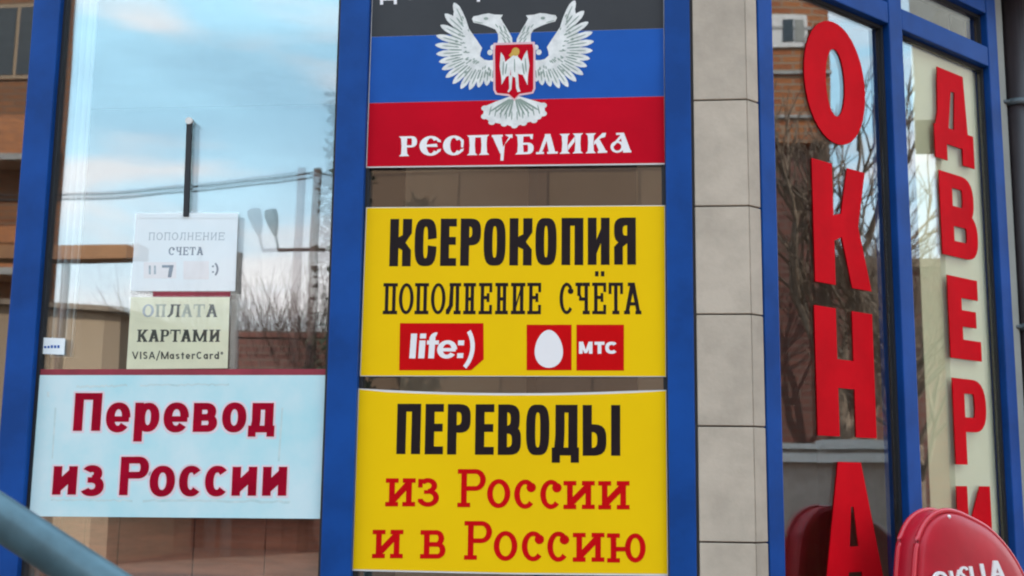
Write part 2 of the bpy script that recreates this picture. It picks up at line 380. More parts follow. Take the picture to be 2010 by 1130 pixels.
def placed(ch, x0, x1, y0, y1, a, b, lean=True, **k):
    """strokes of a letter standing in a measured box of the picture; walls lean with the perspective"""
    xc, yc = (x0+x1)/2, (y0+y1)/2; sl_ = -6.9e-5*(1180-xc)*(1 if lean else 0)
    return [[(x0+px+(y0+py-yc)*sl_, y0+py) for px, py in q] for q in glyph(ch, x1-x0, y1-y0, a, b, **k)]
def word(name, m, parent, Y, letters, a, b, **k):
    bm = bmesh.new(); mpf = facmap(Y)
    for ch, x0, x1, y0, y1 in letters: flat(bm, placed(ch, x0, x1, y0, y1, a, b, **k), mpf)
    o = from_bm(name, bm, m, parent); return o
def row(s, xs, y0, y1, y0b=None, y1b=None):
    """letters with (x0,x1) boxes, top/bottom running from the first to the last letter"""
    y0b = y0 if y0b is None else y0b; y1b = y1 if y1b is None else y1b
    A, B = xs[0][0], xs[-1][1]; o = []
    for ch, (p, q) in zip(s, xs):
        t = ((p+q)/2-A)/(B-A); o.append((ch, p, q, y0+(y0b-y0)*t, y1+(y1b-y1)*t))
    return o
def slab(name, m, parent, outline, Y, th, sub=0):
    bm = bmesh.new()
    hexa(bm, [fac(x, y, Y) for x, y in outline], [fac(x, y, Y)+Vector((0, th, 0)) for x, y in outline])
    bmesh.ops.recalc_face_normals(bm, faces=bm.faces[:])
    return from_bm(name, bm, m, parent)

# ================================================================== ground and street
bm = bmesh.new(); bmesh.ops.create_grid(bm, x_segments=2, y_segments=2, size=400)
struct(from_bm('ground', bm, M['earth']))
bm = bmesh.new(); box(bm, -30, -7.5, -.3, 60, 14, .06); struct(from_bm('pavement', bm, M['pave']))
bm = bmesh.new(); box(bm, -80, -15.5, -.2, 110, -7.66, .012); struct(from_bm('road', bm, M['asphalt']))
bm = bmesh.new(); box(bm, -30, -7.655, -.3, 60, -7.505, .13); struct(from_bm('kerb', bm, M['concrete']))

# ================================================================== the shop building
shop = thing('shop_building', 'shop front with blue framed windows, pale stone pier and splayed corner', 'building')
XA0, XA1 = fac(21, 565, -.035).x, fac(76, 565, -.035).x
XB0, XB1 = fac(648, 565, -.035).x, fac(707, 565, -.035).x
XC0, XC1 = fac(1309, 565, -.035).x, fac(1361, 565, -.035).x
XT = CP.x
ZB, ZT = .45, 3.35
WL = -5.2
def frame_post(x0, x1):
    bm = bmesh.new(); box(bm, x0, -.035, .12, x1, .05, ZT); bevel(bm, .004)
    p = from_bm('frame_post', bm, M['blue'], shop)
    bm = bmesh.new(); box(bm, x0-.011, -.012, ZB, x1+.011, .045, ZT-.02); from_bm('gasket', bm, M['gasket'], p)
for q in ((XA0, XA1), (XB0, XB1), (XC0, XC1)): frame_post(*q)
frame_post(-3.05, -2.965); frame_post(-4.2, -4.115)
boxobj('frame_rail', M['blue'], shop, WL, -.033, ZT, XC1, .05, ZT+.1, bev=.004)
boxobj('frame_rail', M['blue'], shop, WL, -.033, .30, XC1, .05, ZB, bev=.004)
boxobj('plinth', M['concrete'], shop, WL, -.028, 0.0, XC1, .2, .298)
# glass of the facade
def pane(x0, x1, y=0, m='glass', rot=0):
    bm = bmesh.new(); cx = (x0+x1)/2; h = (x1-x0)/2
    box(bm, -h, 0, ZB-.01, h, .006, ZT+.01)
    o = from_bm('window_pane', bm, M[m], shop); o.location = (cx, y, 0); o.rotation_euler.z = rot; return o
pane(XA1-.01, XB0+.01)
pane(XA1+.004, XB0-.004, .024, 'glass', R_(.45))
pane(-2.97, XA0+.01); pane(-4.12, -3.04); pane(WL, -4.19)
pane(XB1-.01, XC0+.01)
# splayed corner: pier, window posts, rails, panes
S = lambda x: csz(x, 565, .035)[0]
sD0, sD1, sE0, sE1, sF0, sF1 = S(1500), S(1529), S(1767), S(1793), S(1966), S(1985)
def cpost(s0, s1):
    bm = bmesh.new(); cbox(bm, s0, s1, .12, 3.60, -.05, .035); bevel(bm, .004); p = from_bm('frame_post', bm, M['blue'], shop)
    bm = bmesh.new(); cbox(bm, s0-.012, s1+.012, ZB, 3.58, -.012, .010); from_bm('gasket', bm, M['gasket'], p)
cpost(sD0, sD1); cpost(sE0, sE1); cpost(sF0, sF1)
ZR0, ZR1, ZU0, ZU1 = 3.07, 3.145, 3.275, 3.36
for s0, s1 in ((sD1+.001, sE0-.001), (sE1+.001, sF0-.001)):
    for z0, z1 in ((ZR0, ZR1), (ZU0, ZU1), (.30, ZB)):
        cboxobj('frame_rail', M['blue'], shop, s0, s1, z0, z1, -.05, .033, bev=.004)
    cboxobj('gasket', M['gasket'], shop, s0+.011, s1-.011, ZR0-.012, ZR0-.001, -.045, .008)
    cboxobj('gasket', M['gasket'], shop, s0+.011, s1-.011, ZU0-.012, ZU0-.001, -.045, .008)
    for z0, z1 in ((ZB+.001, ZR0-.013), (ZR1+.001, ZU0-.013)):
        cboxobj('window_pane', M['glassw'], shop, s0+.012, s1-.012, z0, z1, -.006, 0)
cboxobj('plinth', M['concrete'], shop, sD0, sF1, 0, .298, -.1, .028)
# tile pier
jz = [fac(1400, y, -.03).z for y in (1064, 836.5, 617, 405, 197)]
zs = [jz[0]-.32*k for k in range(4, 0, -1)] + jz + [jz[-1]+.32, jz[-1]+.64]
zs[0] = 0
bm = bmesh.new(); gp = .0022
for z0, z1 in zip(zs[:-1], zs[1:]):
    p_ = [Vector((XC1+.008, -.034, 0)), Vector((XT+.0134, -.034, 0)), Vector((XT+.0042, -.012, 0)), Vector((XC1+.008, -.012, 0))]
    hexa(bm, [p+Vector((0, 0, z0+gp)) for p in p_], [p+Vector((0, 0, z1-gp)) for p in p_])
    q = [cpt(-.0134, 0, .034), cpt(sD0-.006, 0, .034), cpt(sD0-.006, 0, .012), cpt(-.0042, 0, .012)]
    hexa(bm, [p+Vector((0, 0, z0+gp)) for p in q], [p+Vector((0, 0, z1-gp)) for p in q])
bevel(bm, .0016, 1)
pier = from_bm('tile_pier', bm, M['tile'], shop)
t_ = M['tile'].node_tree; ge = t_.nodes.new('ShaderNodeNewGeometry'); hs_ = t_.nodes.new('ShaderNodeHueSaturation'); m1 = t_.nodes.new('ShaderNodeMapRange')
m1.inputs['To Min'].default_value = .86; m1.inputs['To Max'].default_value = 1.06
b_ = t_.nodes['Principled BSDF']; src = b_.inputs['Base Color'].links[0].from_socket
t_.links.new(ge.outputs['Random Per Island'], m1.inputs['Value']); t_.links.new(m1.outputs[0], hs_.inputs['Value']); t_.links.new(src, hs_.inputs['Color']); t_.links.new(hs_.outputs['Color'], b_.inputs['Base Color'])
bm = bmesh.new(); q = [Vector((XC1-.005, -.022, 0)), Vector((XT+.0091, -.022, 0)), cpt(sD0*.5, 0, .022), cpt(sD0+.002, 0, .022), cpt(sD0+.002, 0, -.09), Vector((XC1-.005, .12, 0))]
hexa(bm, [p for p in q], [p+Vector((0, 0, 3.9)) for p in q]); bmesh.ops.recalc_face_normals(bm, faces=bm.faces[:])
from_bm('grout', bm, M['grout'], pier)
# wall above, roof and closed back of the building
FA, FB = cpt(sF1+.16, 0), cpt(sF1+.16, 0)
prof = [Vector((WL-.3, .02, 0)), Vector((XT-.02, .02, 0)), cpt(sF1, 0, -.03)]
back = [cpt(sF1, 0, -.03)+Vector((0, 4.0, 0)), Vector((WL-.3, 5.2, 0))]
bm = bmesh.new(); top = prof+back
hexa(bm, [p+Vector((0, 0, 3.47)) for p in top], [p+Vector((0, 0, 4.6)) for p in top]); bmesh.ops.recalc_face_normals(bm, faces=bm.faces[:])
from_bm('upper_wall', bm, M['endwall'], shop)
bm = bmesh.new(); box(bm, WL-.3, 5.05, 0, 3.2, 5.15, 3.6); box(bm, WL-.25, .025, 0, WL, 5.04, 3.6)
a_ = cpt(sF1+.002, 0, -.03); box(bm, a_.x-.06, a_.y+.0, 0, a_.x-.005, 5.04, 3.6)
from_bm('back_wall', bm, M['room'], shop)
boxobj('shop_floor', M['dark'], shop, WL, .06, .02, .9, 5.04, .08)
# room dressing seen through the panes
zp_ = fac(300, 1012, .06).z
for q_ in ((-20, 117), (119.5, 164), (166.5, 231), (233.5, 379), (381.5, 520), (521.5, 660)):
    boxobj('window_panelling', M['wood'], shop, max(fac(q_[0], 1080, .06).x, XA0+.02), .055, .35, min(fac(q_[1], 1080, .06).x, XB1-.02), .075, zp_, bev=.003)
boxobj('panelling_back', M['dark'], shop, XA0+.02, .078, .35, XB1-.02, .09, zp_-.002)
boxobj('partition', M['beigew'], shop, XB1-.06, .9, .081, XC0+.3, .96, 3.46)
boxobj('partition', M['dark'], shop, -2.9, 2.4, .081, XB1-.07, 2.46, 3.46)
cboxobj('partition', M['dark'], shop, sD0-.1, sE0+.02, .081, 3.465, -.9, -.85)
# end strip and eaves at the right
cboxobj('end_wall', M['endwall'], shop, sF1+.002, sF1+.075, 0, 3.45, -.1, .018)
cboxobj('eaves', M['soffit'], shop, sE1+.25, sF1+1.0, 3.465, 3.62, .0, .22)

# white curtain, roller blind
bm = bmesh.new(); n = 40; xa, xb = fac(100, 565, .12).x, fac(163, 400, .12).x
for k in range(n):
    u0, u1 = k/n, (k+1)/n
    f_ = lambda u: Vector((xa+(xb-xa)*u, .13+.012*math.sin(u*25), 0))
    z0, z1 = fac(150, 700, .12).z, 3.3
    bm.faces.new([bm.verts.new(f_(u0)+Vector((0, 0, z0))), bm.verts.new(f_(u1)+Vector((0, 0, z0))), bm.verts.new(f_(u1)+Vector((0, 0, z1))), bm.verts.new(f_(u0)+Vector((0, 0, z1)))])
bmesh.ops.remove_doubles(bm, verts=bm.verts[:], dist=1e-5)
r_ = bmesh.ops.solidify(bm, geom=bm.faces[:], thickness=.004)
tag(from_bm('window_curtain', bm, M['curtain'], smooth=True), 'narrow white curtain hanging at the left edge inside the large window', 'curtain')
bl = thing('roller_blind', 'cream roller blind pulled down behind the narrow right window', 'blind')
sb0 = csz(1808, 565, -.02)[0]
cboxobj('fabric', M['blind'], bl, sb0, sF0-.004, .5, 3.10, -.022, -.0195)
bm = bmesh.new(); tube(bm, [cpt(sb0, 3.118, -.032), cpt(sF0-.03, 3.118, -.032)], .018, 12); from_bm('roller', bm, M['bwhite'], bl)

# ================================================================== signs on the middle bay
SIGNY = -.016
def board(name, label, outline, m, Y=SIGNY):
    t = thing(name, label, 'sign')
    slab('board', m, t, outline, Y, .006); return t
# ---- flag sign
fl = thing('flag_sign', 'large black, blue and red striped sign with white double-headed eagle', 'sign')
FT = -150
ex = lambda y: (729.5-.0345*y+2, 1302+.0085*y)
def hline(x, y725, y1300): return y725+(y1300-y725)*(x-725)/575
slab('board', M['edge'], fl, [(ex(FT)[0]-1, FT), (ex(FT)[1]+1.5, FT-8), (1305, 322.5), (718.5, 329)], SIGNY, .006)
def stripe(m, ya, yb, za, zb):
    xl0, xr0 = ex(ya)[0], ex(zb)[1]
    sl_ = [(ex(ya)[0], ya), (ex(yb)[1], yb), (ex(zb)[1], zb), (ex(za)[0], za)]
    slab('stripe', m, fl, sl_, SIGNY-.0004, .0003)
stripe(M['fblack'], FT+2, FT-6, 71.8, 55); stripe(M['fblue'], 72.2, 55.4, 202, 188.4); stripe(M['fred'], 202.4, 188.8, 326.5, 319.5)
LY = SIGNY-.0009
def sheet(name, m, parent, polys, Y):
    bm = bmesh.new(); flat(bm, polys, facmap(Y)); return from_bm(name, bm, m, parent)
# emblem, traced in a drawing of 1478 x 1130 units; the right half mirrors the left about x = 738
K = 340/1478
def epx(x, y): return (840+x*K, (y-(x-738)*.029)*K)
def E2(polys, mirror=False):
    o = []
    for p in polys:
        o.append([epx(x, y) for x, y in p])
        if mirror: o.append([epx(1476-x, y+10) for x, y in p])
    return o
tips = [(222, 8), (145, 100), (108, 195), (72, 282), (62, 362), (72, 440), (95, 508), (120, 572), (152, 642), (212, 697), (280, 742), (355, 752), (430, 735), (500, 722), (550, 690)]
# roots of the feathers along the shoulder curve
roots = [(330, 235), (345, 285), (350, 330), (350, 370), (350, 400), (350, 430), (352, 460), (360, 480), (372, 500), (395, 515), (420, 530), (450, 540), (485, 545), (520, 548), (558, 550)]
def pair(name, m, parent, polys, Y):
    sheet(name, m, parent, E2(polys), Y); sheet(name, m, parent, [[epx(1476-x, y+10) for x, y in p] for p in polys], Y)
def leaf(p, q, wd, t0=.0, blunt=.8):
    (x0, y0), (x1, y1) = p, q; dx, dy = x1-x0, y1-y0; l_ = math.hypot(dx, dy); nx, ny = -dy/l_, dx/l_
    pr = [(0, .30), (.3, .46), (.6, .5), (blunt, .46), (.93, .28), (1, .06)]
    a_ = [(x0+dx*t+nx*wd*k, y0+dy*t+ny*wd*k) for t, k in pr]; b_ = [(x0+dx*t-nx*wd*k, y0+dy*t-ny*wd*k) for t, k in pr]
    return a_+b_[::-1]
feathers = [leaf(r, t, 56 if i > 1 else 66) for i, (r, t) in enumerate(zip(roots, tips))]
base = [(225, 60), (262, 140), (330, 205), (420, 335), (462, 400), (448, 440), (445, 470), (480, 500), (520, 508), (562, 505), (572, 600), (560, 640), (450, 640), (340, 620), (250, 560), (210, 470), (200, 380), (210, 300), (232, 220), (215, 120)]
em = sheet('emblem', M['feather'], fl, E2(feathers+[base], True), LY)
em['label'] = 'white double-headed eagle emblem with red shield'
lines = []
for i, (r, t) in enumerate(zip(roots, tips)):
    lines.append(leaf((r[0]+(t[0]-r[0])*.30, r[1]+(t[1]-r[1])*.30), (r[0]+(t[0]-r[0])*.80, r[1]+(t[1]-r[1])*.80), 9))
    if i:
        p, q = roots[i-1], tips[i-1]; m_ = lambda u: ((r[0]+(t[0]-r[0])*u+p[0]+(q[0]-p[0])*u)/2, (r[1]+(t[1]-r[1])*u+p[1]+(q[1]-p[1])*u)/2)
        lines.append(leaf(m_(.22), m_(.62), 13))
rnd = random.Random(3)
for k in range(46):
    u = rnd.random(); i = int(u*14); r, t = roots[i], tips[i]; s_ = rnd.uniform(-.12, .42)
    x, y = r[0]+(t[0]-r[0])*s_+rnd.uniform(-12, 12), r[1]+(t[1]-r[1])*s_+rnd.uniform(-10, 10)
    d_ = rnd.uniform(18, 34); l_ = math.hypot(t[0]-r[0], t[1]-r[1]); lines.append(leaf((x, y), (x+(t[0]-r[0])/l_*d_, y+(t[1]-r[1])/l_*d_), 10))
pair('feather_lines', M['pencil'], em, lines, LY-.0002)
head = [(375, 150), (388, 128), (430, 122), (468, 112), (520, 106), (570, 118), (640, 122), (622, 150), (640, 185), (680, 250), (718, 320), (722, 372), (590, 372), (600, 330), (598, 285), (575, 245), (530, 225), (480, 205), (430, 190), (390, 182)]
pair('eagle_head', M['feather'], em, [head], LY-.0001)
pair('eye', M['pencil'], em, arc(495, 150, 20, 12, 18, 10, 0, 360, 2, 10), LY-.0004)
pair('beak_line', M['pencil'], em, [leaf((395, 172), (470, 190), 7)], LY-.0004)
hl = []
hl += [leaf((575, 200), (600, 230), 9)]
for k in range(9):
    y = 215+k*17; x = 590+k*7+rnd.uniform(-8, 8)
    hl += [leaf((x+10, y), (x+32, y+26), 9), leaf((x+44, y-4), (x+66, y+24), 9)]
pair('head_lines', M['pencil'], em, hl, LY-.0004)
tail = [[(700, 820), (776, 820), (900, 860), (990, 890), (1000, 960), (960, 1020), (880, 1040), (800, 1060), (740, 1085), (668, 1060), (590, 1045), (520, 1025), (470, 985), (480, 900), (580, 860)]]
for x, y in ((482, 985), (545, 1035), (650, 1052), (738, 1070), (815, 1050), (905, 1030), (985, 975), (485, 915), (985, 905)): tail += arc(x, y, 30, 24, 29, 23, 0, 360, 2, 12)
sheet('tail', M['feather'], em, E2(tail), LY-.0001)
tl = []
for k in range(-5, 6):
    if k: tl += [leaf((738+k*9, 845), (738+k*40+(8 if k > 0 else -8), 1010-abs(k)*13), 17)]
for k in range(-5, 5): tl.append(leaf((738+(k+.5)*44, 955-abs(k+.5)*12), (738+(k+.5)*48, 1030-abs(k+.5)*11), 10))
sheet('tail_lines', M['pencil'], em, E2(tl), LY-.0003)
for x, y in ((530, 440), (556, 398)): pair('ornament', M['feather'], em, arc(x, y, 24, 24, 23, 23, 0, 360, 2, 12), LY-.0001)
def shield(d): return [[(572-d, 372-d), (898+d, 372-d), (906+d, 420), (905+d, 760), (890+d*.7, 792+d*.7), (780, 806+d), (738, 848+d), (690, 806+d), (586-d*.7, 792+d*.7), (570-d, 760), (566-d, 420)]]
sh = sheet('shield', M['pink'], em, E2(shield(12)), LY-.0005)
sheet('shield_field', M['fred'], sh, E2(shield(-6)), LY-.0008)
ang = [[(712, 470), (766, 470), (772, 560), (768, 640), (740, 660), (708, 640), (704, 560)], [(690, 640), (722, 640), (712, 760), (690, 786), (678, 780), (694, 750)], [(744, 640), (770, 640), (776, 740), (790, 782), (764, 784), (752, 750)],
       [(716, 480), (660, 525), (650, 480), (622, 440), (612, 560), (626, 660), (628, 720), (668, 650), (700, 640)], [(764, 480), (800, 520), (820, 470), (846, 430), (866, 560), (852, 660), (850, 730), (810, 640), (770, 630)]]
sheet('figure', M['feather'], sh, E2(ang), LY-.0011)
sheet('figure_halo', M['gold'], sh, E2(arc(748, 440, 34, 36, 33, 35, 0, 360, 2, 14)+[[(690, 470), (715, 440), (730, 470), (705, 486)]]), LY-.0013)
sheet('figure_lines', M['pencil'], sh, E2([leaf((645, 520), (640, 640), 12), leaf((672, 540), (660, 630), 12), leaf((830, 500), (838, 620), 12), leaf((806, 540), (822, 640), 12), leaf((738, 500), (740, 620), 10)]), LY-.0013)
# old-style lettering on the red stripe
def slav(ch, w, h):
    a = 12.5; b = 4; o = 4
    def s(xc, y0=0, y1=h, top=True, bot=True, t=a):
        q = [[(xc-t/2, y0), (xc+t/2, y0), (xc+t*.40, (y0+y1)/2), (xc+t/2, y1), (xc-t/2, y1), (xc-t*.40, (y0+y1)/2)]]
        if top: q.append([(xc-t/2-o, y0), (xc+t/2+o, y0), (xc+t/2, y0+b), (xc-t/2, y0+b)])
        if bot: q.append([(xc-t/2, y1-b), (xc+t/2, y1-b), (xc+t/2+o, y1), (xc-t/2-o, y1)])
        return q
    if ch == 'Р': return s(o+a/2+2) + bowl(o+a, w, 0, h*.56, 10, 4)
    if ch in 'ЄСЭ':
        q = arc(w*.52, h/2, w*.52, h/2, 14, 4.5, 40, 320, 2)
        q += [[(w*.74, h*.10), (w*.98, h*.22), (w, h*.34), (w*.84, h*.30)], [(w*.74, h*.90), (w*.84, h*.70), (w, h*.66), (w*.96, h*.80)]]
        if ch == 'Є': q += [[(w*.2, h*.45), (w*.80, h*.40), (w*.84, h*.56), (w*.2, h*.54)]]
        else: q += [[(w*.86, h*.30), (w, h*.34), (w*.97, h*.62), (w*.86, h*.60)]]
        return q
    if ch == 'П': return s(o+a/2) + s(w-o-a/2) + [rect(o, 0, w-o, b+.5)]
    if ch == 'У': return [[(0, 0), (a+6, 0), (w*.58, h*.92), (w*.40, h*.95)], [(w-4, 0), (w, 2), (w*.62, h*.5), (w*.56, h*1.3), (w*.42, h*1.3), (w*.44, h*.8)], rect(0, 0, a+9, b), [(w-15, 0), (w, 0), (w, b+3), (w-8, b+1)]]
    if ch == 'Б': return s(o+a/2) + [rect(o, 0, w-2, b), [(w-9, 0), (w-1, 0), (w-2, h*.26), (w-6, h*.22)]] + bowl(o+a/2, w, h*.42, h, 11, 4)
    if ch == 'Л': return [[(w*.40, 0), (w*.66, 0), (w-o, h), (w-o-a, h), (w*.46, h*.2)], [(w*.42, h*.05), (w*.54, h*.2), (w*.24, h), (w*.10, h)], rect(0, h-b, w*.36, h), rect(w-a-o*2, h-b, w, h)]
    if ch == 'И': return s(o+a/2) + s(w-o-a/2) + [[(w-o-a, h*.16), (w-o-a, h*.42), (o+a, h*.84), (o+a, h*.58)]]
    if ch == 'К': return s(o+a/2) + [[(o+a, h*.42), (w*.78, 0), (w-2, 0), (w-4, h*.2), (w*.7, h*.26), (o+a, h*.60)], [(w*.42, h*.36), (w*.66, h*.34), (w, h), (w-a-2, h)], rect(w-a-o*1.5, h-b, w, h)]
    if ch == 'А': return [[(w*.42, 0), (w*.66, 0), (w, h), (w-a-3, h), (w*.52, h*.2)]] + arc(w*.36, h*.70, w*.32, h*.30, 6, 4, 0, 360, 2, 20) + [[(w*.5, h*.12), (w*.6, h*.2), (w*.2, h*.66), (w*.1, h*.62)], rect(w*.62, h-b, w, h), rect(w*.3, 0, w*.6, b)]
    if ch == 'Д': return [[(w*.40, 0), (w*.64, 0), (w-6, h), (w-a-6, h)], [(w*.44, 0), (w*.54, h*.15), (w*.24, h), (w*.12, h)], rect(0, h-b, w, h), rect(0, h-b, 6, h+8), rect(w-6, h-b, w, h+8)]
    if ch == 'О': return arc(w/2, h/2, w/2, h/2, 13, 5, 0, 360, 2)
    if ch == 'Н': return s(o+a/2) + s(w-o-a/2) + [rect(o, h*.44, w-o, h*.58)]
    if ch == 'Ц': return s(o+a/2) + s(w-o-a/2-3) + [rect(o, h-b, w, h), rect(w-6, h-b, w, h+9)]
    if ch == 'Я': return [[(w-x, y) for x, y in q][::-1] for q in s(o+a/2)+bowl(o+a/2, w, 0, h*.5, 10, 4)+[[(w*.4, h*.5), (w*.62, h*.5), (w, h), (w-a, h)]]]
def slavword(s, xs, y0, y1, y0b, y1b):
    bm = bmesh.new()
    for ch, p, q, a_, b_ in row(s, xs, y0, y1, y0b, y1b):
        sl_ = -.029
        flat(bm, [[(p+x, a_+y+(x-(q-p)/2)*sl_) for x, y in pl] for pl in slav(ch, q-p, b_-a_)], facmap(LY))
    return from_bm('lettering', bm, M['white'], fl)
slavword('РЄСПУБЛИКА', [(781, 818.5), (823.4, 865.7), (869.5, 910.5), (916.7, 960.3), (965.3, 1006), (1011.3, 1047.4), (1052.3, 1094.6), (1098.4, 1144.4), (1149.4, 1191.7), (1196.6, 1239)], 267.5, 306.5, 260, 299)
slavword('ДОНЕЦКАЯ'.replace('Е', 'Є'), [(746, 779), (788, 822), (830, 864), (868, 898), (872+34, 942), (950, 990), (996, 1032), (1040, 1078)], -38, 1, -50, -11)

# ---- first yellow sign
ys = board('yellow_sign', 'yellow photocopy sign with black text and two red logos, in the middle', [(718.5, 406.5), (1305.5, 402.5), (1307.5, 739.5), (706.5, 738.2)], M['edge'])
slab('yellow_print', M['yellow'], ys, [(720, 408), (1304.3, 404), (1306.3, 738), (708, 736.8)], SIGNY-.0004, .0003)
word('lettering', M['ink'], ys, LY, row('КСЕРОКОПИЯ', [(765.2, 808), (813.9, 857), (864.5, 896), (903.8, 943.7), (949.5, 992.4), (1000.1, 1044.8), (1051, 1092.5), (1102.2, 1145), (1153.8, 1196.6), (1205.4, 1248.2)], 429.5, 522.5, 426.5, 519), 17.2, 15.5, e=3.2)
bx_ = [(752, 780.2), (783, 812), (814.2, 841.5), (845.8, 874.6), (875.5, 904.8), (909.6, 934), (939.8, 966), (972, 997.2), (1003, 1031), (1035, 1062), (1098.3, 1125.5), (1129.5, 1157.7), (1162.5, 1189.8), (1194.7, 1222.9), (1224.8, 1259)]
word('lettering', M['ink'], ys, LY, row('ПОПОЛНЕНИЕ', bx_[:10], 555.5, 616.5, 554.6, 616.5), 6.8, 6.6, sf=7, so=3.6, e=2)
word('lettering', M['ink'], ys, LY, row('сЧЁТА', bx_[10:], 554.3, 616.5), 6.8, 6.6, sf=7, so=3.6, e=2)
lg = sheet('red_logo', M['red'], ys, [[(785, 634), (949, 634), (949.5, 705), (925, 726.5), (783.5, 726.5)]], LY)
def sk(p, x0, y0, yb=703, k=-.07): return [[(x+(y-y0)*k, y) for x, y in q] for q in p]
fx = [rect(805, 654.5, 817, 703), rect(822.5, 668, 834.5, 703), rect(823, 654.5, 835, 664), rect(842, 662, 853.5, 703), rect(837.5, 668, 861, 676)]
fx += arc(854, 667, 12.5, 15, 11, 8, 180, 285, 2, 20) + arc(878, 685.5, 19.5, 18, 11, 7.5, 35, 360, 2, 30) + [rect(862, 683, 895, 689.5), rect(898.5, 668, 910.5, 677.5), rect(898.5, 693, 910.5, 702.5)]
fx += arc(882, 683, 50, 58, 8.5, 8, -38, 44, 2, 40)
sheet('logo_text', M['white'], lg, sk(fx, 0, 680), LY-.0005)
lg2 = sheet('red_logo', M['red'], ys, [rect(1033.7, 637, 1121.9, 726.4)], LY)
egg = []
for k in range(36):
    a_ = 2*math.pi*k/36; yy = math.sin(a_); xx = math.cos(a_)*(1+.16*yy)
    egg.append((1077.3+27.5*xx, 684.5+37.3*yy - (0)))
sheet('logo_egg', M['white'], lg2, [egg], LY-.0005)
lg3 = sheet('red_logo', M['red'], ys, [rect(1131.5, 637, 1224.7, 727)], LY)
o_ = []
for ch, x0, x1 in (('М', 1136.5, 1163), ('Т', 1167, 1186.5), ('с', 1188, 1212)): o_ += placed(ch, x0, x1, 670.5, 694, 7.2, 6)
bm = bmesh.new(); flat(bm, o_, facmap(LY-.0005)); from_bm('logo_text', bm, M['white'], lg3)

# ---- second yellow sign
top_ = [(703.5, 762)] + [(x, 762+8.5*(1-((x-1000)/297)**2)**1.0*1.0+(x-703)/604*2) for x in (760, 820, 880, 940, 1000, 1060, 1120, 1180, 1240)] + [(1308, 765)]
y2 = board('yellow_sign', 'bottom yellow sign about transfers, with large black and red text', top_+[(1311.5, 1130.5), (1000, 1127), (690.5, 1120)], M['edge'])
slab('yellow_print', M['yellow'], y2, [(704.8, 764)]+[(x, y+4.4) for x, y in top_[1:-1]]+[(1306.8, 767), (1310, 1126), (1000, 1124), (692.5, 1117)], SIGNY-.0004, .0003)
word('lettering', M['ink'], y2, LY, row('ПЕРЕВОДЫ', [(779, 825.7), (834.5, 870.4), (878.3, 923.5), (932.9, 969.7), (977.5, 1022.8), (1032.7, 1078.3), (1083.2, 1136.7), (1143.7, 1217.5)], 792, 890.8, 794.8, 894.5), 18, 15.5, e=3.2)
lw = [('и', 756.7, 815.3, 938.5, 993.7), ('з', 820.5, 862, 938, 994.5), ('Р', 898.2, 953.4, 920.5, 995.2), ('о', 956, 1001.7, 940, 997), ('с', 1009.3, 1050.8, 941, 998.5), ('с', 1060.4, 1101.2, 941.5, 999), ('и', 1106, 1167.4, 943.7, 999), ('и', 1174.3, 1235.8, 944, 999.6)]
for q_ in (lw[:2], lw[2:]): word('lettering', M['red'], y2, LY, q_, 11.2, 9.2, sf=8.8, so=7, e=2)
lw = [('и', 730.8, 791.2, 1039.6, 1095.5), ('в', 825, 874.7, 1040.3, 1096.2), ('Р', 911.3, 965.5, 1022.4, 1098.3), ('о', 969, 1015.5, 1042, 1100.7), ('с', 1024, 1067.3, 1042.5, 1101.5), ('с', 1074.2, 1116.3, 1043, 1102.5), ('и', 1124.3, 1186.4, 1045.5, 1102.5), ('ю', 1191.6, 1267.5, 1046.5, 1104)]
for q_ in (lw[:1], lw[1:2], lw[2:]): word('lettering', M['red'], y2, LY, q_, 11.2, 9.2, sf=8.8, so=7, e=2)

# ---- pale sign low in the big window
PY = -.010
ps = board('pale_sign', 'pale blue sign with crimson text, low in the large left window', [(74, 736), (640.5, 736), (630.5, 1018), (53, 1013)], M['pale'], PY)
slab('red_edge', M['maroon'], ps, [(74.5, 724.5), (641, 724), (640.6, 735.6), (74, 735.6)], PY+.002, .003)
halo, ink = [], []
hw = [('П', 145.4, 199, 771, 845.5), ('е', 208, 256, 789.5, 848.6), ('р', 264, 313, 790, 847.5), ('е', 321, 370.7, 789.5, 848.6), ('в', 379.3, 426.7, 790.5, 847.5), ('о', 435.9, 483.7, 789.5, 848.6), ('д', 487.8, 539.7, 790.5, 848.5),
      ('и', 103.8, 151, 914.7, 970.7), ('з', 159, 204.4, 912.7, 973.8), ('Р', 235.6, 291.6, 896, 971.7), ('о', 293.6, 343.5, 913.7, 974.8), ('с', 351.4, 396.2, 913.7, 974.4), ('с', 402.3, 448, 913.7, 974.4), ('и', 455.2, 504, 915.8, 972.8), ('и', 515.3, 563, 915.8, 972.8)]
bi = bmesh.new(); bh = bmesh.new()
for ch, x0, x1, a_, b_ in hw:
    q = placed(ch, x0, x1, a_, b_, 17 if ch != 'П' else 18, 13.5, e=2.2)
    flat(bi, q, facmap(PY-.0008))
    hq = []
    for dx, dy in ((-3, -3), (3.5, -3), (-3, 4), (4, 4), (4, 0), (0, 4.5), (-3.5, 0), (0, -3.5)): hq += [[(x+dx, y+dy) for x, y in p] for p in q]
    flat(bh, hq, facmap(PY-.0004))
from_bm('letter_outline', bh, M['halo'], ps); from_bm('lettering', bi, M['crimson'], ps)
sm = [[(150, 757), (250, 754), (250, 757), (150, 761)], [(275, 754), (450, 752), (450, 755), (275, 757)], [(100, 979), (260, 980), (260, 983), (100, 982)], [(280, 980), (570, 982), (568, 986), (280, 984)], [(552, 800), (556, 800), (549, 905), (545, 905)], [(107, 800), (111, 800), (104, 900), (101, 900)], [(92, 768), (97, 769), (97, 780), (92, 778)]]
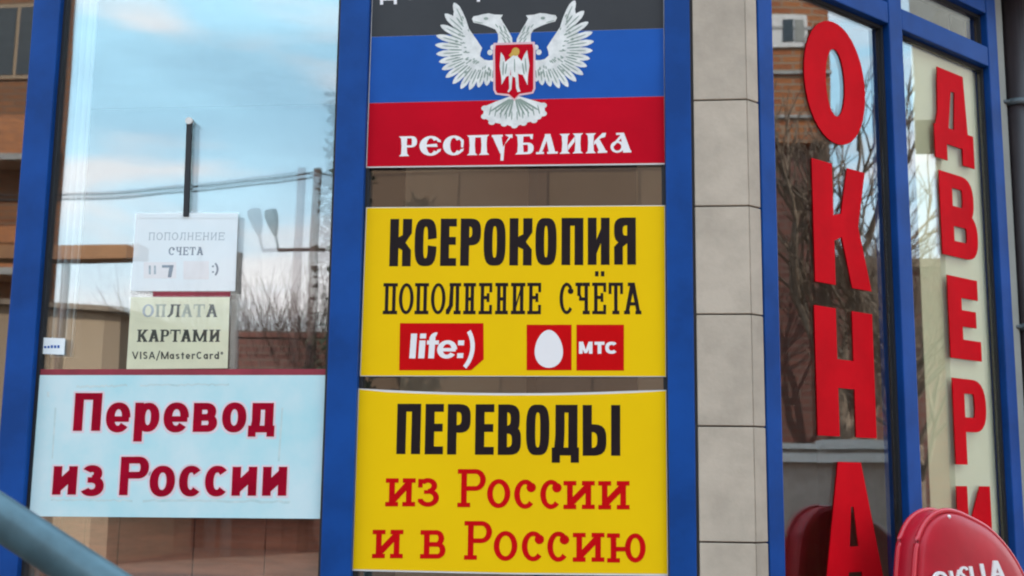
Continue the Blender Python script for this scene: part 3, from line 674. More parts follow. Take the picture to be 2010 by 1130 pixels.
def ragged(q):
    (x0, y0), (x1, y1), (x2, y2), (x3, y3) = q; n_ = 26; up_, dn_ = [], []
    for k in range(n_+1):
        u = k/n_; w0 = (rnd.uniform(-1.6, 1.6), rnd.uniform(-1.6, 1.6)); up_.append((x0+(x1-x0)*u+w0[0]*.3, y0+(y1-y0)*u+w0[1])); dn_.append((x3+(x2-x3)*u+rnd.uniform(-.3, .3), y3+(y2-y3)*u+w0[1]+rnd.uniform(.0, 1.5)))
    return up_+dn_[::-1] if abs(x1-x0) > 20 else q
sm = [ragged(q) for q in sm]
for q_ in sm: sheet('tape_mark', M['smear'], ps, [q_], PY-.0002)

# ---- paper notices behind the large pane
PPY = -.0035
def sleeve(t, o): slab('plastic_sleeve', M['sleeve'], t, o, PPY-.0026, .0004)
p2 = thing('paper_notice', 'cream paper notice about card payment, just above the pale sign', 'notice', )
slab('sheet', M['paper'], p2, [(257, 583), (451, 583), (446.6, 722.5), (248, 724.5)], PPY, .0006)
sleeve(p2, [(254, 580), (454, 580), (449, 725), (245, 727)])
for ch, x0, x1, mm in (('О', 279.6, 302, 'grey_ink'), ('П', 305, 325.6, 'faint_ink'), ('Л', 329, 354, 'green_ink'), ('А', 356, 378, 'faint_ink'), ('Т', 380, 401.5, 'faint_ink'), ('А', 405, 427, 'green_ink')): word('letter', M[mm], p2, PPY-.0003, [(ch, x0, x1, 597, 622)], 5, 2.6, sf=2, so=2, e=2)  # uneven glare over the word is painted through the inks
word('lettering', M['green_ink'], p2, PPY-.0003, row('кАРТАМИ', [(269, 290), (291.7, 312.7), (314, 332), (334, 354), (355, 376), (377.4, 407.5), (410.5, 432)], 646.7, 670.7), 5.4, 2.8, sf=2, so=2, e=2)
def lat(s, x0, y0, y1, ws, a):
    """small sans text, capitals y0..y1"""
    o = []; h = y1-y0; xh = h*.70; x = x0
    for ch, wd in zip(s, ws):
        X = lambda u: x+wd*u
        if ch == 'V': o += [dia(X(0)+a/2, y0, X(.5), y1, a), dia(X(1)-a/2, y0, X(.5), y1, a)]
        elif ch == 'I': o += [rect(X(.5)-a/2, y0, X(.5)+a/2, y1)]
        elif ch == 'S' or ch == 's':
            t = y0 if ch == 'S' else y1-xh; hh = y1-t
            o += arc(X(.5), t+hh*.28, wd*.42, hh*.28, a, a, 90, 340, 2, 14)+arc(X(.5), t+hh*.72, wd*.42, hh*.28, a, a, -90, 160, 2, 14)
        elif ch == 'A': o += [dia(X(.5), y0, X(0)+a/2, y1, a), dia(X(.5), y0, X(1)-a/2, y1, a), rect(X(.25), y0+h*.6, X(.75), y0+h*.6+a*.8)]
        elif ch == '/': o += [dia(X(.9), y0-2, X(.1), y1+3, a*.9)]
        elif ch == 'M': o += [rect(X(0), y0, X(0)+a, y1), rect(X(1)-a, y0, X(1), y1), dia(X(0)+a/2, y0, X(.5), y1, a), dia(X(1)-a/2, y0, X(.5), y1, a)]
        elif ch == 'a': o += arc(X(.45), y1-xh*.5, wd*.42, xh*.5, a, a, 0, 360, 2, 16)+[rect(X(.9)-a, y1-xh, X(.9), y1)]
        elif ch == 'd': o += arc(X(.45), y1-xh*.5, wd*.42, xh*.5, a, a, 0, 360, 2, 16)+[rect(X(.9)-a, y0, X(.9), y1)]
        elif ch == 't': o += [rect(X(.5)-a/2, y0+h*.1, X(.5)+a/2, y1), rect(X(.1), y1-xh, X(.9), y1-xh+a*.9)]
        elif ch == 'e': o += arc(X(.5), y1-xh*.5, wd*.44, xh*.5, a, a, 40, 360, 2, 16)+[rect(X(.1), y1-xh*.55, X(.9), y1-xh*.55+a*.7)]
        elif ch == 'r': o += [rect(X(.1), y1-xh, X(.1)+a, y1), rect(X(.1), y1-xh, X(.95), y1-xh+a)]
        elif ch == 'C': o += arc(X(.5), y0+h*.5, wd*.46, h*.5, a, a, 45, 315, 2, 18)
        elif ch == 'o': o += arc(X(.5), y0+h*.2, wd*.4, h*.2, a*.7, a*.7, 0, 360, 2, 12)
        x += wd+1.6
    return o
bm = bmesh.new(); flat(bm, lat('VISA/MasterCardo', 259, 690, 704.5, [13, 5, 10, 13, 8, 15, 10, 9, 7.5, 10, 8, 12.5, 10, 8, 10.5, 6], 2.7), facmap(PPY-.0003)); from_bm('lettering', bm, M['green_ink'], p2)
p1 = thing('paper_notice', 'white paper notice with glare-paled print and small logos, hanging above the cream one', 'notice')
slab('sheet', M['paperw'], p1, [(267.6, 418), (467.6, 418), (461.6, 571), (256.5, 571)], PPY, .0006)
slab('sheet_fold', M['paperw'], p1, [(267, 420), (467, 420), (466.8, 428), (266.6, 428)], PPY-.0010, .0006)
sleeve(p1, [(264, 415), (471, 415), (464, 573), (253, 573)])
slab('gap_strip', M['maroon'], p1, [(300, 571.5), (452, 571.5), (451.5, 582.5), (300, 582.5)], PPY+.0012, .0005)  # dark strip added for the dark reflections between the notices
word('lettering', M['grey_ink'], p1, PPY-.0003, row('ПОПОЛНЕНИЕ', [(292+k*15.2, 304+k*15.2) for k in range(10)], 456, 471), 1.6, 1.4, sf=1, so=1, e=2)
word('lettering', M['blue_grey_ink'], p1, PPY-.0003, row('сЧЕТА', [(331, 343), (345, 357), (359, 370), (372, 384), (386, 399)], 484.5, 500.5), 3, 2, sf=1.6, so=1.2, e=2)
sheet('logo', M['white'], p1, [rect(282, 514, 346, 546)], PPY-.0003); sheet('logo', M['white'], p1, [rect(360, 512, 410, 548)], PPY-.0003)
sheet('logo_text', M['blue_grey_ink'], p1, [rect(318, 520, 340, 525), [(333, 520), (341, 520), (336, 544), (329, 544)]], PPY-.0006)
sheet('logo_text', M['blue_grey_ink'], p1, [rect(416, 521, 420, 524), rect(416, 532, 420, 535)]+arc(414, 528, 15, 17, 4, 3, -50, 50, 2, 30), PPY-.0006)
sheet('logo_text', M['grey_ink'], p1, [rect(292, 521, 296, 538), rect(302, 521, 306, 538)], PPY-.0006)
# small sticker
sk_ = thing('window_sticker', 'small white sticker with blue writing near the left window post', 'sticker')
slab('sheet', M['paperw'], sk_, [(79, 662), (128, 664), (126, 696), (77, 694)], PPY, .0006)
sheet('lettering', M['fblue'], sk_, [rect(80+k*6.5, 678+rnd.uniform(-1, 1), 84.5+k*6.5, 683) for k in range(6)], PPY-.0003)

# ================================================================== big red vinyl letters on the splayed windows
def biggl(ch, w, h):
    if ch == 'О': return arc(w/2, h/2, w/2, h/2, w*.345, h*.225, 0, 360, 2.05, 40)
    a = w*.36
    if ch == 'К': return [rect(0, 0, a, h), [(w-a*1.0, 0), (w*.97, 0), (w*.80, h*.50), (a*.8, h*.66), (a*.8, h*.44), (w*.5, h*.40)], [(w*.44, h*.42), (w*.80, h*.46), (w*1.02, h), (w*1.02-a, h), (w*.5, h*.6)]]
    if ch == 'Н': return [rect(0, 0, a, h), rect(w-a, 0, w, h), rect(0, h*.40, w, h*.625)]
    if ch == 'А': return [[(w*.28, 0), (w*.64, 0), (w, h), (w-a, h), (w*.5, h*.32), (w*.46, h*.32), (a, h), (0, h)], [(w*.22, h*.60), (w*.80, h*.60), (w*.84, h*.78), (w*.14, h*.78)]]
    a = w*.34
    if ch == 'Д': return [[(w*.14, 0), (w*.80, 0), (w*.86, h*.66), (w*.86-a*1.05, h*.66), (w*.56, h*.22), (w*.46, h*.22), (w*.36, h*.66), (w*.03, h*.66), (w*.10, h*.5)], rect(0, h*.64, w, h*.82), rect(0, h*.64, w*.30, h), rect(w*.70, h*.64, w, h)]
    if ch == 'В': return [rect(0, 0, a, h)]+bowl(a*.5, w*.93, 0, h*.56, a*.9, h*.17, 2.6)+bowl(a*.5, w, h*.44, h, a*.9, h*.19, 2.6)
    if ch == 'Е': return [rect(0, 0, a*1.25, h), rect(0, 0, w*.97, h*.25), rect(0, h*.40, w*.88, h*.60), rect(0, h*.76, w, h)]
    if ch == 'Р': return [rect(0, 0, a, h)]+bowl(a*.5, w, 0, h*.62, a*1.02, h*.17, 2.5)
    if ch == 'И': return [rect(0, 0, a*.92, h), rect(w-a*.92, 0, w, h), [(w-a*.9, 0), (w-a*.5, h*.3), (a*.9, h), (a*.5, h*.72)]]
def vinyl(ch, px0, px1, pyc_top, pyc_bot, label, xs=None):
    xm = (px0+px1)/2; ym = (pyc_top+pyc_bot)/2
    s0, s1 = csz(px0, ym, .003)[0], csz(px1, ym, .003)[0]; z1, z0 = csz(xm, pyc_top, .003)[1], csz(xm, pyc_bot, .003)[1]
    W, H = s1-s0, z1-z0
    bm = bmesh.new(); flat(bm, biggl(ch, W*1000, H*1000), lambda x, y: cpt(s0+x/1000, z1-y/1000, .0005), CN*.003)
    bmesh.ops.recalc_face_normals(bm, faces=bm.faces[:])
    tag(from_bm('vinyl_letter', bm, M['vinyl']), label, 'letter', 'red vinyl letters on the corner windows')
vinyl('О', 1579, 1697, 44, 281, 'oval red letter O, topmost in the first corner window')
vinyl('К', 1597, 1704, 326, 561, 'red letter К with splayed arms, below the oval O')
vinyl('Н', 1602, 1716, 608, 857, 'red letter Н, third down in the first corner window')
vinyl('А', 1613, 1738, 907, 1185, 'red letter А, lowest in the first corner window, cut by the frame')
vinyl('Д', 1833, 1908, 143, 318, 'small red letter Д at the top of the cream-backed window')
vinyl('В', 1847, 1917, 345, 505, 'red letter В with two bowls, below the Д on cream blind')
vinyl('Е', 1863, 1923, 546, 705, 'red letter Е midway down the cream-backed window')
vinyl('Р', 1873, 1937, 745, 912, 'red letter Р with one bowl, above the red rounded sign')
vinyl('И', 1881, 1947, 954, 1115, 'red letter И half hidden behind the red rounded sign')

# ================================================================== red rounded sign on a stand, lower right
rs = thing('stand_sign', 'glossy red rounded sign with ribbed rim and white letters, bottom right corner', 'sign')
ro = .24
fo = [(1801, 1160), (1803, 1114), (1807, 1068), (1814, 1045), (1824, 1026), (1836, 1013), (1850, 1005), (1866, 1002), (1884, 1005), (1903, 1013), (1925, 1024), (1947, 1038), (1968, 1058), (1988, 1083), (2006, 1112), (2022, 1150), (2030, 1200), (2020, 1260), (1980, 1310), (1920, 1330), (1860, 1310), (1820, 1260), (1804, 1205)]
def cr(pts, n=4):
    o = []; N_ = len(pts)
    for i in range(N_):
        p0, p1, p2, p3 = [Vector(pts[(i+k-1) % N_]) for k in range(4)]
        for j in range(n):
            t = j/n; o.append(.5*((2*p1)+(-p0+p2)*t+(2*p0-5*p1+4*p2-p3)*t*t+(-p0+3*p1-3*p2+p3)*t**3))
    return o
loop = [Vector(csz(p[0], p[1], ro)) for p in cr(fo)]
cen = sum(loop, Vector((0, 0)))/len(loop)
def ring_(bm, sc_, o): return [bm.verts.new(cpt(cen.x+(q.x-cen.x)*sc_, cen.y+(q.y-cen.y)*sc_, o)) for q in loop]
def skin(bm, rings, cap0=True, cap1=True):
    for A, B in zip(rings[:-1], rings[1:]):
        for i in range(len(A)):
            j = (i+1) % len(A); bm.faces.new((A[i], A[j], B[j], B[i])).smooth = True
    if cap0: bm.faces.new(rings[0][::-1])
    if cap1:
        c = bm.verts.new(sum((v.co for v in rings[-1]), Vector())/len(rings[-1]))
        for i in range(len(rings[-1])): bm.faces.new((rings[-1][i], rings[-1][(i+1) % len(rings[-1])], c)).smooth = True
bm = bmesh.new()
skin(bm, [ring_(bm, .96, ro-.085), ring_(bm, 1.0, ro-.078), ring_(bm, 1.0, ro-.02), ring_(bm, .97, ro-.012)])
bmesh.ops.recalc_face_normals(bm, faces=bm.faces[:]); from_bm('case', bm, M['plastic'], rs)
bm = bmesh.new()
skin(bm, [ring_(bm, .955, ro-.014), ring_(bm, .95, ro-.004), ring_(bm, .90, ro+.002), ring_(bm, .75, ro+.009), ring_(bm, .5, ro+.014), ring_(bm, .25, ro+.016)], False)
bmesh.ops.recalc_face_normals(bm, faces=bm.faces[:]); from_bm('domed_face', bm, M['plastic'], rs)
for oo in (ro-.014, ro-.070):
    bm = bmesh.new(); pts = [cpt(cen.x+(q.x-cen.x)*1.0, cen.y+(q.y-cen.y)*1.0, oo) for q in loop]; pts.append(pts[0]); tube(bm, pts, .008, 8, False)
    from_bm('piping', bm, M['piping'], rs)
rz = Vector(csz(1862, 1014, ro)); bm = bmesh.new(); bmesh.ops.create_uvsphere(bm, u_segments=12, v_segments=8, radius=.006); bmesh.ops.translate(bm, verts=bm.verts[:], vec=cpt(rz.x, rz.y, ro+.001)); from_bm('rivet', bm, M['white'], rs, True)
bm = bmesh.new(); lt = []
lt += arc(1843, 1140, 15, 19, 7, 6, 0, 360, 2, 24) + [dia(1863, 1120, 1872, 1158, 6), dia(1880, 1118, 1872, 1158, 5)]
lt += arc(1889, 1121, 9, 10, 5, 5, 80, 340, 2, 18)+arc(1890, 1139, 9, 10, 5, 5, -100, 150, 2, 18)
lt += [dia(1901.5, 1111, 1909, 1150, 7), dia(1923, 1106, 1931, 1146, 7.5), rect(1931, 1139, 1941, 1146)]
lt += [dia(1951, 1100, 1946, 1142, 8), dia(1951, 1100, 1968, 1138, 8), rect(1948, 1124, 1962, 1129)]
flat(bm, lt, lambda x, y: cham(x, y, ro+.0130), CN*.006); bmesh.ops.recalc_face_normals(bm, faces=bm.faces[:]); from_bm('lettering', bm, M['white'], rs)
bm = bmesh.new(); tube(bm, [cpt(cen.x, .06, ro-.045), cpt(cen.x, cen.y, ro-.045)], .022, 12); from_bm('stand_post', bm, M['metal'], rs)
bm = bmesh.new(); tube(bm, [cpt(cen.x, .061, ro-.045), cpt(cen.x, .10, ro-.045)], [.2, .16], 20); from_bm('stand_base', bm, M['metal'], rs)

# ================================================================== downpipe at the far right
dp = thing('downpipe', 'dark brown drainpipe against the dark wall, far right edge', 'drainpipe')
sp = sF1+.125
bm = bmesh.new(); tube(bm, [cpt(sp, .1, .03), cpt(sp, 3.46, .03)], .045, 16); from_bm('pipe', bm, M['downpipe'], dp)
for px, py in ((1996, 205), (2000, 640)):
    z = csz(px, py, .03)[1]; bm = bmesh.new(); tube(bm, [cpt(sp, z-.012, .03), cpt(sp, z+.012, .03)], .052, 16); tube(bm, [cpt(sp-.05, z, .03), cpt(sp-.085, z, .0)], .008, 6); from_bm('bracket', bm, M['metal'], dp)
nb = thing('neighbour_wall', 'dark wall of the next building beyond the drainpipe', 'wall')
cboxobj('wall', M['downpipe'], nb, sF1+.078, sF1+1.6, 0, 3.46, -.2, -.02)

# ================================================================== handrail in front, lower left
hr = thing('handrail', 'blurred grey-blue metal handrail sloping across the bottom left corner', 'handrail')
HY = -1.9
ha, hb = fac(-300, 820, HY), fac(620, 1418, HY)
bm = bmesh.new(); tube(bm, [ha+(ha-hb)*.4, ha, hb, hb+(hb-ha)*.0], .0275, 20); from_bm('rail_tube', bm, M['rail'], hr)
for t in (-.2, .95):
    q = ha+(hb-ha)*t; bm = bmesh.new(); tube(bm, [Vector((q.x, q.y, .06)), q-Vector((0, 0, .01))], .02, 12); from_bm('rail_post', bm, M['rail'], hr)

# ================================================================== the other side of the street (seen in the panes)
def rf(x, y, D):
    """point at depth D in front of the facade whose mirror image stands at (x, y)"""
    q = fac(x, y, D); return Vector((q.x, -q.y, q.z))
def houses(name, label, cat, m, x0, x1, y0, y1, h, rows=None, cols=None, face='y', winm='winglass', wmargin=1.2, wh=1.5, sill=1.0, storey=3.0, group=None):
    t = thing(name, label, cat, group)
    boxobj('wall', m, t, x0, y0, 0, x1, y1, h)
    boxobj('roof', M['soffit'], t, x0-.25, y0-.25, h+.002, x1+.25, y1+.25, h+.25)
    if rows:
        for r in range(rows):
            for c in range(cols):
                z = sill+storey*r
                if face == 'y':
                    W_ = (x1-x0)/cols; xc = x0+W_*(c+.5); hw_ = W_*.28
                    f = boxobj('window', M['bwhite'], t, xc-hw_, y1-.05, z, xc+hw_, y1+.06, z+wh)
                    boxobj('pane', M[winm], f, xc-hw_+.1, y1, z+.1, xc-.05, y1+.075, z+wh-.1); boxobj('pane', M[winm], f, xc+.05, y1, z+.1, xc+hw_-.1, y1+.075, z+wh-.1)
                else:
                    W_ = (y1-y0)/cols; yc = y0+W_*(c+.5); hw_ = W_*.28
                    f = boxobj('window', M['bwhite'], t, x0-.06, yc-hw_, z, x0+.05, yc+hw_, z+wh)
                    boxobj('pane', M[winm], f, x0-.075, yc-hw_+.1, z+.1, x0, yc-.05, z+wh-.1); boxobj('pane', M[winm], f, x0-.075, yc+.05, z+.1, x0, yc+hw_-.1, z+wh-.1)
    return t
D = 24
e_ = rf(120, 400, D)
ab = thing('apartment_block', 'tall orange brick apartment block across the street, left', 'building')
fl_ = Vector((e_.x, -D, 0)); vd = Vector((e_.x, -D-3.4, 0)).normalized()*12; vd.x -= 3.2
def prism(name, m, parent, pts, z0, z1):
    bm = bmesh.new(); hexa(bm, [Vector((p.x, p.y, z0)) for p in pts], [Vector((p.x, p.y, z1)) for p in pts])
    bmesh.ops.recalc_face_normals(bm, faces=bm.faces[:]); return from_bm(name, bm, m, parent)
prism('wall', M['brownbrick'], ab, [fl_, fl_+vd, fl_+vd-Vector((16, 0, 0)), fl_-Vector((16, 0, 0))], 0, 19)
for k in range(5):
    xr = e_.x-.6-3.1*k
    f = boxobj('window', M['beigew'], ab, xr-1.7, -D-.05, 11.4, xr, -D+.06, 13.4); boxobj('pane', M['winglass'], f, xr-1.6, -D, 11.5, xr-.9, -D+.075, 13.3); boxobj('pane', M['winglass'], f, xr-.8, -D, 11.5, xr-.1, -D+.075, 13.3)
for zz in (9.2, 6.4, 3.8):
    f = boxobj('balcony', M['orange'], ab, e_.x-9.5, -D+.002, zz, e_.x-.5, -D+.9, zz+1.0); boxobj('slab', M['concrete'], f, e_.x-9.6, -D+.002, zz-.16, e_.x-.4, -D+.95, zz-.002)
a_, b_ = rf(716, 365, 21), rf(1400, 365, 21)
houses('clad_building', 'brown panel clad hall across the street', 'building', M['brownclad'], a_.x, a_.x+16, -33, -21, 13)
# low brick wall, garages, poles and lamps
a_, b_ = rf(235, 640, 22.5), rf(720, 645, 22.5)
wl = thing('brick_wall', 'long red-brown brick wall across the street', 'wall')
boxobj('masonry', M['redbrick'], wl, a_.x-1, -23, 0, b_.x+.5, -22.6, a_.z-.25); boxobj('coping', M['redbrick'], wl, a_.x-1.02, -23.05, a_.z-.248, b_.x+.52, -22.55, a_.z-.1)
# beige outbuilding with a sloping roofline
bb = thing('outbuilding', 'beige plastered outbuilding with sloping roof across the street', 'building')
q0, q1, q2, q3 = rf(60, 585, 17), rf(238, 618, 17), rf(238, 760, 17), rf(60, 760, 17)
bm = bmesh.new(); pts = [Vector((q0.x-3, -17, q0.z+.1)), Vector((q1.x, -17, q1.z)), Vector((q1.x, -17, 0)), Vector((q0.x-3, -17, 0))]
hexa(bm, pts, [p+Vector((0, -4, 0)) for p in pts]); bmesh.ops.recalc_face_normals(bm, faces=bm.faces[:]); from_bm('wall', bm, M['beigew'], bb)
bm = bmesh.new(); pts = [Vector((q0.x-3.2, -16.8, q0.z+.102)), Vector((q1.x+.15, -16.8, q1.z+.002)), Vector((q1.x+.15, -16.8, q1.z+.1)), Vector((q0.x-3.2, -16.8, q0.z+.2))]
hexa(bm, pts, [p+Vector((0, -4.4, 0)) for p in pts]); bmesh.ops.recalc_face_normals(bm, faces=bm.faces[:]); from_bm('roof', bm, M['bark'], bb)
# canopy beam on a post
cb_ = thing('canopy', 'brown flat canopy on a post beside the street', 'canopy')
q0, q1 = rf(60, 494, 9), rf(272, 497, 9)
boxobj('beam', M['canopy'], cb_, q0.x-1, -9.3, q0.z-.075, q1.x, -9.0, q0.z+.075)
bm = bmesh.new(); tube(bm, [Vector((q1.x-.9, -9.15, .06)), Vector((q1.x-.9, -9.15, q0.z-.076))], .05, 10); tube(bm, [Vector((q0.x-.9, -9.15, .06)), Vector((q0.x-.9, -9.15, q0.z-.076))], .05, 10); from_bm('post', bm, M['pole'], cb_)
# poles
def pole(name, label, px, pyt, D, r, lamps=None, m='pole', cat='pole'):
    t = thing(name, label, cat); q = rf(px, pyt, D)
    bm = bmesh.new(); tube(bm, [Vector((q.x, q.y, 0)), q], [r*1.15, r*.9], 10); from_bm('shaft', bm, M[m], t)
    return t, q
hs = thing('pole_stand_in', 'slim dark bar added on the glass, standing in for a pole', 'bar')
q0, q1 = fac(371, 238, -.012), fac(364, 424, -.012)  # bar added on the glass, stands in for a dark pole
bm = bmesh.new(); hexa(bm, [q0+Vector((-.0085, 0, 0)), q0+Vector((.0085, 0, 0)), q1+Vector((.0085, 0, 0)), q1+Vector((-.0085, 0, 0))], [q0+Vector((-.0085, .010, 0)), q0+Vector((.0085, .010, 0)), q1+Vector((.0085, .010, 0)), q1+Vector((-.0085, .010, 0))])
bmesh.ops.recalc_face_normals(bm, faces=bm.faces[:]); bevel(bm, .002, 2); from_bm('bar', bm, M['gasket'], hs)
bm = bmesh.new(); tube(bm, [q0+Vector((0, -.003, .002)), q0+Vector((0, .010, .002))], .011, 12); from_bm('bar_end_disc', bm, M['bwhite'], hs)  # end disc made up along with the bar
up, uq = pole('utility_pole', 'brown wooden pole with a crossarm and lamp', 622, 332, 22, .105)
c0, c1 = rf(546, 492, 22), rf(668, 492, 22)
bm = bmesh.new(); tube(bm, [c0, c1], .045, 8); from_bm('crossarm', bm, M['pole'], up)
l0, l1, l2 = rf(546, 491, 22), rf(540, 462, 22), rf(529, 410, 22)
bm = bmesh.new(); tube(bm, [l0, l1], .03, 8); f_ = from_bm('lamp_arm', bm, M['metal'], up)
bm = bmesh.new(); v_ = l2-l1; tube(bm, [l1, l1+v_*.25, l1+v_*.55, l1+v_*.8, l1+v_*.95, l2], [.04, .09, .14, .16, .13, .04], 12); from_bm('lamp_head', bm, M['metal'], up)
pole('utility_pole', 'grey concrete pole beside the red-brown wall', 470, 496, 20, .10, m='concrete')
# overhead wires
for dy, lb in ((0, 'thin overhead wire strung to the wooden pole'), (9, 'second thin overhead wire strung below the first')):
    A_, B_ = rf(-300, 366+dy, 22), rf(622, 338+dy, 22); bm = bmesh.new()
    pts = [A_.lerp(B_, k/24)-Vector((0, 0, .35*4*(k/24)*(1-k/24))) for k in range(25)]
    tube(bm, pts, .022, 6); tag(from_bm('overhead_wire', bm, M['gasket']), lb, 'wire')
A_ = rf(622, 340, 22); B_ = A_+Vector((14, -2, -.8)); bm = bmesh.new(); tube(bm, [A_.lerp(B_, k/12)-Vector((0, 0, 2*(k/12)*(1-k/12))) for k in range(13)], .02, 6)
tag(from_bm('overhead_wire', bm, M['gasket']), 'overhead wire running from the wooden pole towards the hall', 'wire')
# bare trees and shrubs
def grow(bm, p, d, ln, r, lv, rnd, spread=.6, up=.12, n=3):
    q = p+d*ln; mid = p+d*ln*.5+Vector((rnd.uniform(-1, 1), rnd.uniform(-1, 1), rnd.uniform(-1, 1)))*ln*.05
    tube(bm, [p, mid, q], [r, r*.85, r*.68], 5 if lv > 2 else 3, False)
    if lv == 0: return
    for k in range(n if lv > 1 else n+1):
        t = rnd.uniform(.45, 1.0) if k else 1.0
        dd = (d+Vector((rnd.uniform(-1, 1), rnd.uniform(-1, 1), rnd.uniform(-.7, .9)))*spread+Vector((0, 0, up))).normalized()
        grow(bm, p+d*ln*t, dd, ln*rnd.uniform(.62, .82), r*.6, lv-1, rnd, spread, up, n)
def tree(label, x, y, h, seed, lv=5, name='bare_tree', m='bark', n=3):
    rnd = random.Random(seed); t = thing(name, label, 'tree', 'bare trees across the street')
    bm = bmesh.new(); tube(bm, [Vector((x, y, 0)), Vector((x+.05, y, h*.15)), Vector((x, y, h*.3))], [h*.022, h*.018, h*.015], 8); from_bm('trunk', bm, M[m], t)
    bm = bmesh.new()
    for k in range(4): grow(bm, Vector((x, y, h*(.2+.03*k))), Vector((rnd.uniform(-.5, .5), rnd.uniform(-.5, .5), 1)).normalized(), h*.17, h*.0085, lv-1, rnd, .62, .10, n)
    from_bm('crown', bm, M[m], t); return t
def shrub(x, y, h, seed, label, m='shrub', k_=26):
    rnd = random.Random(seed); bm = bmesh.new()
    for k in range(k_):
        a_ = rnd.uniform(0, 6.28); d = Vector((math.cos(a_)*.45, math.sin(a_)*.45, 1)).normalized()
        grow(bm, Vector((x+rnd.uniform(-.5, .5), y+rnd.uniform(-.3, .3), 0)), d, h*.5, .022, 2, rnd, .5, .2, 3)
    tag(from_bm('shrub', bm, M[m]), label, 'shrub', 'dry shrubs along the far wall')
for k, px in enumerate((480, 520, 562, 600, 655)):
    q = rf(px, 590+rnd.uniform(-12, 25), 24.5); shrub(q.x, -24.5, q.z*1.02, 20+k, 'leafless shrub rising behind the red-brown wall')
# green bit at the right edge of the big pane
q = rf(700, 262, 19); t = thing('conifer', 'dark green conifer in front of the clad hall', 'tree')
bm = bmesh.new(); tube(bm, [Vector((q.x, q.y, 0)), Vector((q.x, q.y, q.z+.6))], [.14, .03], 8); from_bm('trunk', bm, M['bark'], t)
bm = bmesh.new(); rr = random.Random(5)
for k in range(1500):
    u = rr.random(); z = 1.2+(q.z-.4)*u; rad = (1-u)*.42+.22; a_ = rr.uniform(0, 6.28); r0 = rad*math.sqrt(rr.random())
    p = Vector((q.x+r0*math.cos(a_), q.y+r0*math.sin(a_), z)); d1 = Vector((rr.gauss(0, 1), rr.gauss(0, 1), rr.gauss(0, 1))).normalized()*.16; d2 = Vector((rr.gauss(0, 1), rr.gauss(0, 1), rr.gauss(0, 1))).normalized()*.06
    bm.faces.new([bm.verts.new(p), bm.verts.new(p+d1+d2), bm.verts.new(p+d1*1.6), bm.verts.new(p+d1-d2)])
from_bm('crown', bm, M['conif'], t)

# --- to the right along the street, mirrored by the splayed windows
def rc(x, y, t):
    d = ray(x, y); return mir(P0+d*t)
bld = thing('apartment_block', 'orange brick apartment block further along the street, right', 'building')
# its visible corner and eave
cA, cB = rc(1470, 275, 26), rc(1634, 280, 26)
X0 = cB.x
ydir = (cA-cB); ydir.z = 0; ydir.normalize(); ndir = Vector((ydir.y, -ydir.x, 0))
if ndir.dot(P0-cB) < 0: ndir = -ndir
def bpt(u, z, o=0): return Vector((cB.x, cB.y, 0))+ydir*u+ndir*o+Vector((0, 0, z))
def bbox(name, m, parent, u0, u1, z0, z1, o0, o1):
    bm = bmesh.new(); hexa(bm, [bpt(u0, z0, o1), bpt(u1, z0, o1), bpt(u1, z1, o1), bpt(u0, z1, o1)], [bpt(u0, z0, o0), bpt(u1, z0, o0), bpt(u1, z1, o0), bpt(u0, z1, o0)])
    bmesh.ops.recalc_face_normals(bm, faces=bm.faces[:]); return from_bm(name, bm, m, parent)
zl = cB.z
bbox('wall', M['brick'], bld, 0, 14, zl, 17, -9, 0)
bbox('ground_floor', M['redbrick'], bld, 0.02, 14, 0, zl-.002, -9, -.25)
for k in range(4):
    zz = zl+2.15+k*2.5
    for u in (.50, 1.9, 3.4, 6.0, 9.0):
        f = bbox('window', M['bwhite'], bld, u, u+.85, zz, zz+.75, -.05, .05)
        bbox('pane', M['winglass'], f, u+.32, u+.53, zz+.12, zz+.63, 0, .065); bbox('pane', M['endwall'], f, u+.08, u+.28, zz+.12, zz+.63, 0, .065)
for k in range(4): bbox('string_course', M['concrete'], bld, -.02, 14, zl+1.0*k+.55, zl+1.0*k+.62, 0, .06)
hz_ = thing('sky_blocking_house', 'added grey house with a bay, keeping sky reflection off the cream blind', 'building')
b0, b1, b2, zb_ = rc(1797, 250, 14), rc(1843, 250, 14), rc(2120, 250, 14), rc(1797, 250, 14).z
v_ = b2-b0; v_.z = 0; v_.normalize(); n_ = Vector((v_.y, -v_.x, 0)); n_ = n_ if n_.dot(P0-b0) > 0 else -n_
k_ = mir(P0)-b0; k_.z = 0; k_.normalize()
def hbox(name, m, u0, u1, z0, z1, o0, o1):
    g = Vector((b0.x, b0.y, 0)); pts = [g+v_*u0+k_*o0, g+v_*u1+k_*o0, g+v_*u1+k_*o1, g+v_*u0+k_*o1]; bm = bmesh.new()
    hexa(bm, [p+Vector((0, 0, z0)) for p in pts], [p+Vector((0, 0, z1)) for p in pts]); bmesh.ops.recalc_face_normals(bm, faces=bm.faces[:]); return from_bm(name, bm, m, hz_)
u1_, u2_ = (Vector((b1.x-b0.x, b1.y-b0.y, 0))).dot(v_), (Vector((b2.x-b0.x, b2.y-b0.y, 0))).dot(v_)
hbox('wall', M['endwall'], u1_, u2_, 0, 11, -4, 0); hbox('bay', M['endwall'], 0, u1_-.002, zb_, 10.9, -1.2, .3); hbox('roof', M['soffit'], u1_-.1, u2_+.2, 11.002, 11.2, -4.2, .2)  # out-of-view house and bay added to block sky in the blind's pane
f = hbox('window', M['bwhite'], u1_+.5, u1_+1.3, 1.6, 2.9, -.05, .05)
for px, py, tt, h, sd in ((1695, 565, 25, 9.8, 11), (1738, 600, 21, 8.0, 12), (1648, 600, 24, 13.0, 13), (1790, 600, 22, 7.6, 14)):
    q = rc(px, py, tt); tree('tall bare tree along the street to the right', q.x, q.y, h, sd, 6 if sd < 13 else 5)
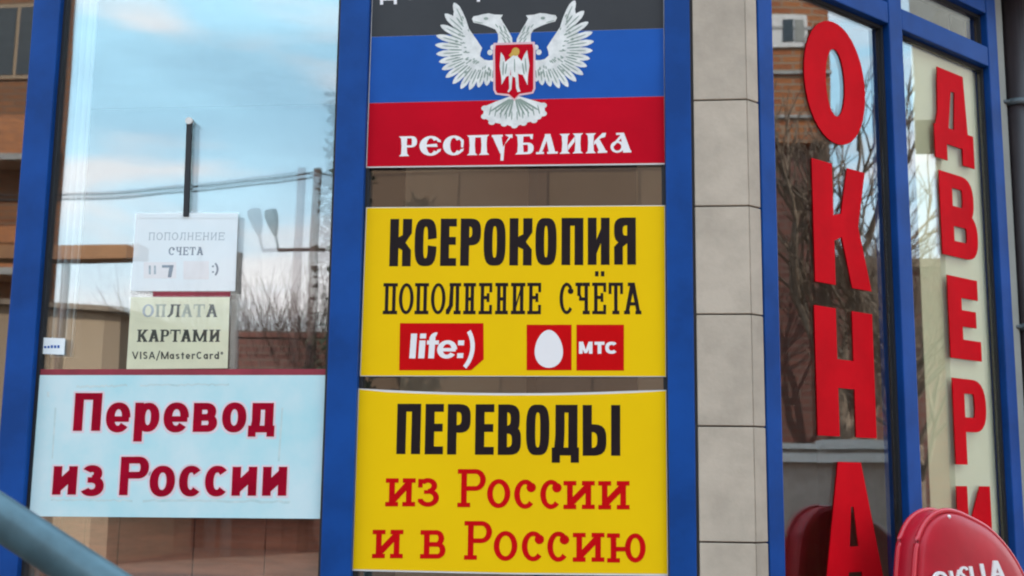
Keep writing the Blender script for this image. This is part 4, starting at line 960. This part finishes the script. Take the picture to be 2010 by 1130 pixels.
q = rc(1660, 700, 27); q2 = rc(1800, 700, 27)
rw = thing('garage_row', 'dark red-brown garage row along the street to the right', 'building')
v_ = (q2-q); v_.z = 0; v_.normalize()
n_ = Vector((v_.y, -v_.x, 0)); n_ = n_ if n_.dot(P0-q) > 0 else -n_
g0 = Vector((q.x, q.y, 0))-v_*6; g1 = Vector((q2.x, q2.y, 0))+v_*9; zt = rc(1690, 520, 27).z
bm = bmesh.new(); pts = [g0, g1, g1-n_*5, g0-n_*5]; hexa(bm, pts, [p+Vector((0, 0, zt)) for p in pts]); bmesh.ops.recalc_face_normals(bm, faces=bm.faces[:]); from_bm('wall', bm, M['redbrick'], rw)
bm = bmesh.new(); pts = [g0+n_*.2, g1+n_*.2, g1-n_*5.2, g0-n_*5.2]; hexa(bm, [p+Vector((0, 0, zt+.002)) for p in pts], [p+Vector((0, 0, zt+.2)) for p in pts]); bmesh.ops.recalc_face_normals(bm, faces=bm.faces[:]); from_bm('roof', bm, M['bark'], rw)
# low concrete wall with pale slabs
lw_ = thing('garden_wall', 'low wall topped with pale concrete slabs along the pavement', 'wall')
q, q2 = rc(1500, 905, 15), rc(1745, 905, 15)
zt, zm, zb = rc(1640, 864, 15).z, rc(1640, 882, 15).z, rc(1640, 908, 15).z
v_ = (q2-q); v_.z = 0; ln = v_.length; v_.normalize(); n_ = Vector((v_.y, -v_.x, 0)); n_ = n_ if n_.dot(P0-q) > 0 else -n_
def wbox(name, m, u0, u1, z0, z1, o0, o1):
    g = Vector((q.x, q.y, 0)); pts = [g+v_*u0+n_*o0, g+v_*u1+n_*o0, g+v_*u1+n_*o1, g+v_*u0+n_*o1]; bm = bmesh.new()
    hexa(bm, [p+Vector((0, 0, z0)) for p in pts], [p+Vector((0, 0, z1)) for p in pts]); bmesh.ops.recalc_face_normals(bm, faces=bm.faces[:]); from_bm(name, bm, m, lw_)
wbox('masonry', M['drab'], -2, ln*.98, 0, zm-.002, -.15, .15)
wbox('coping', M['bwhite'], -2, ln*.42, zm, zt-.05, -.25, .25); wbox('coping', M['bwhite'], ln*.46, ln*.98, zm, zt, -.25, .25); wbox('ledge', M['bwhite'], -2, ln*.95, zb, zb+.11, .151, .3)
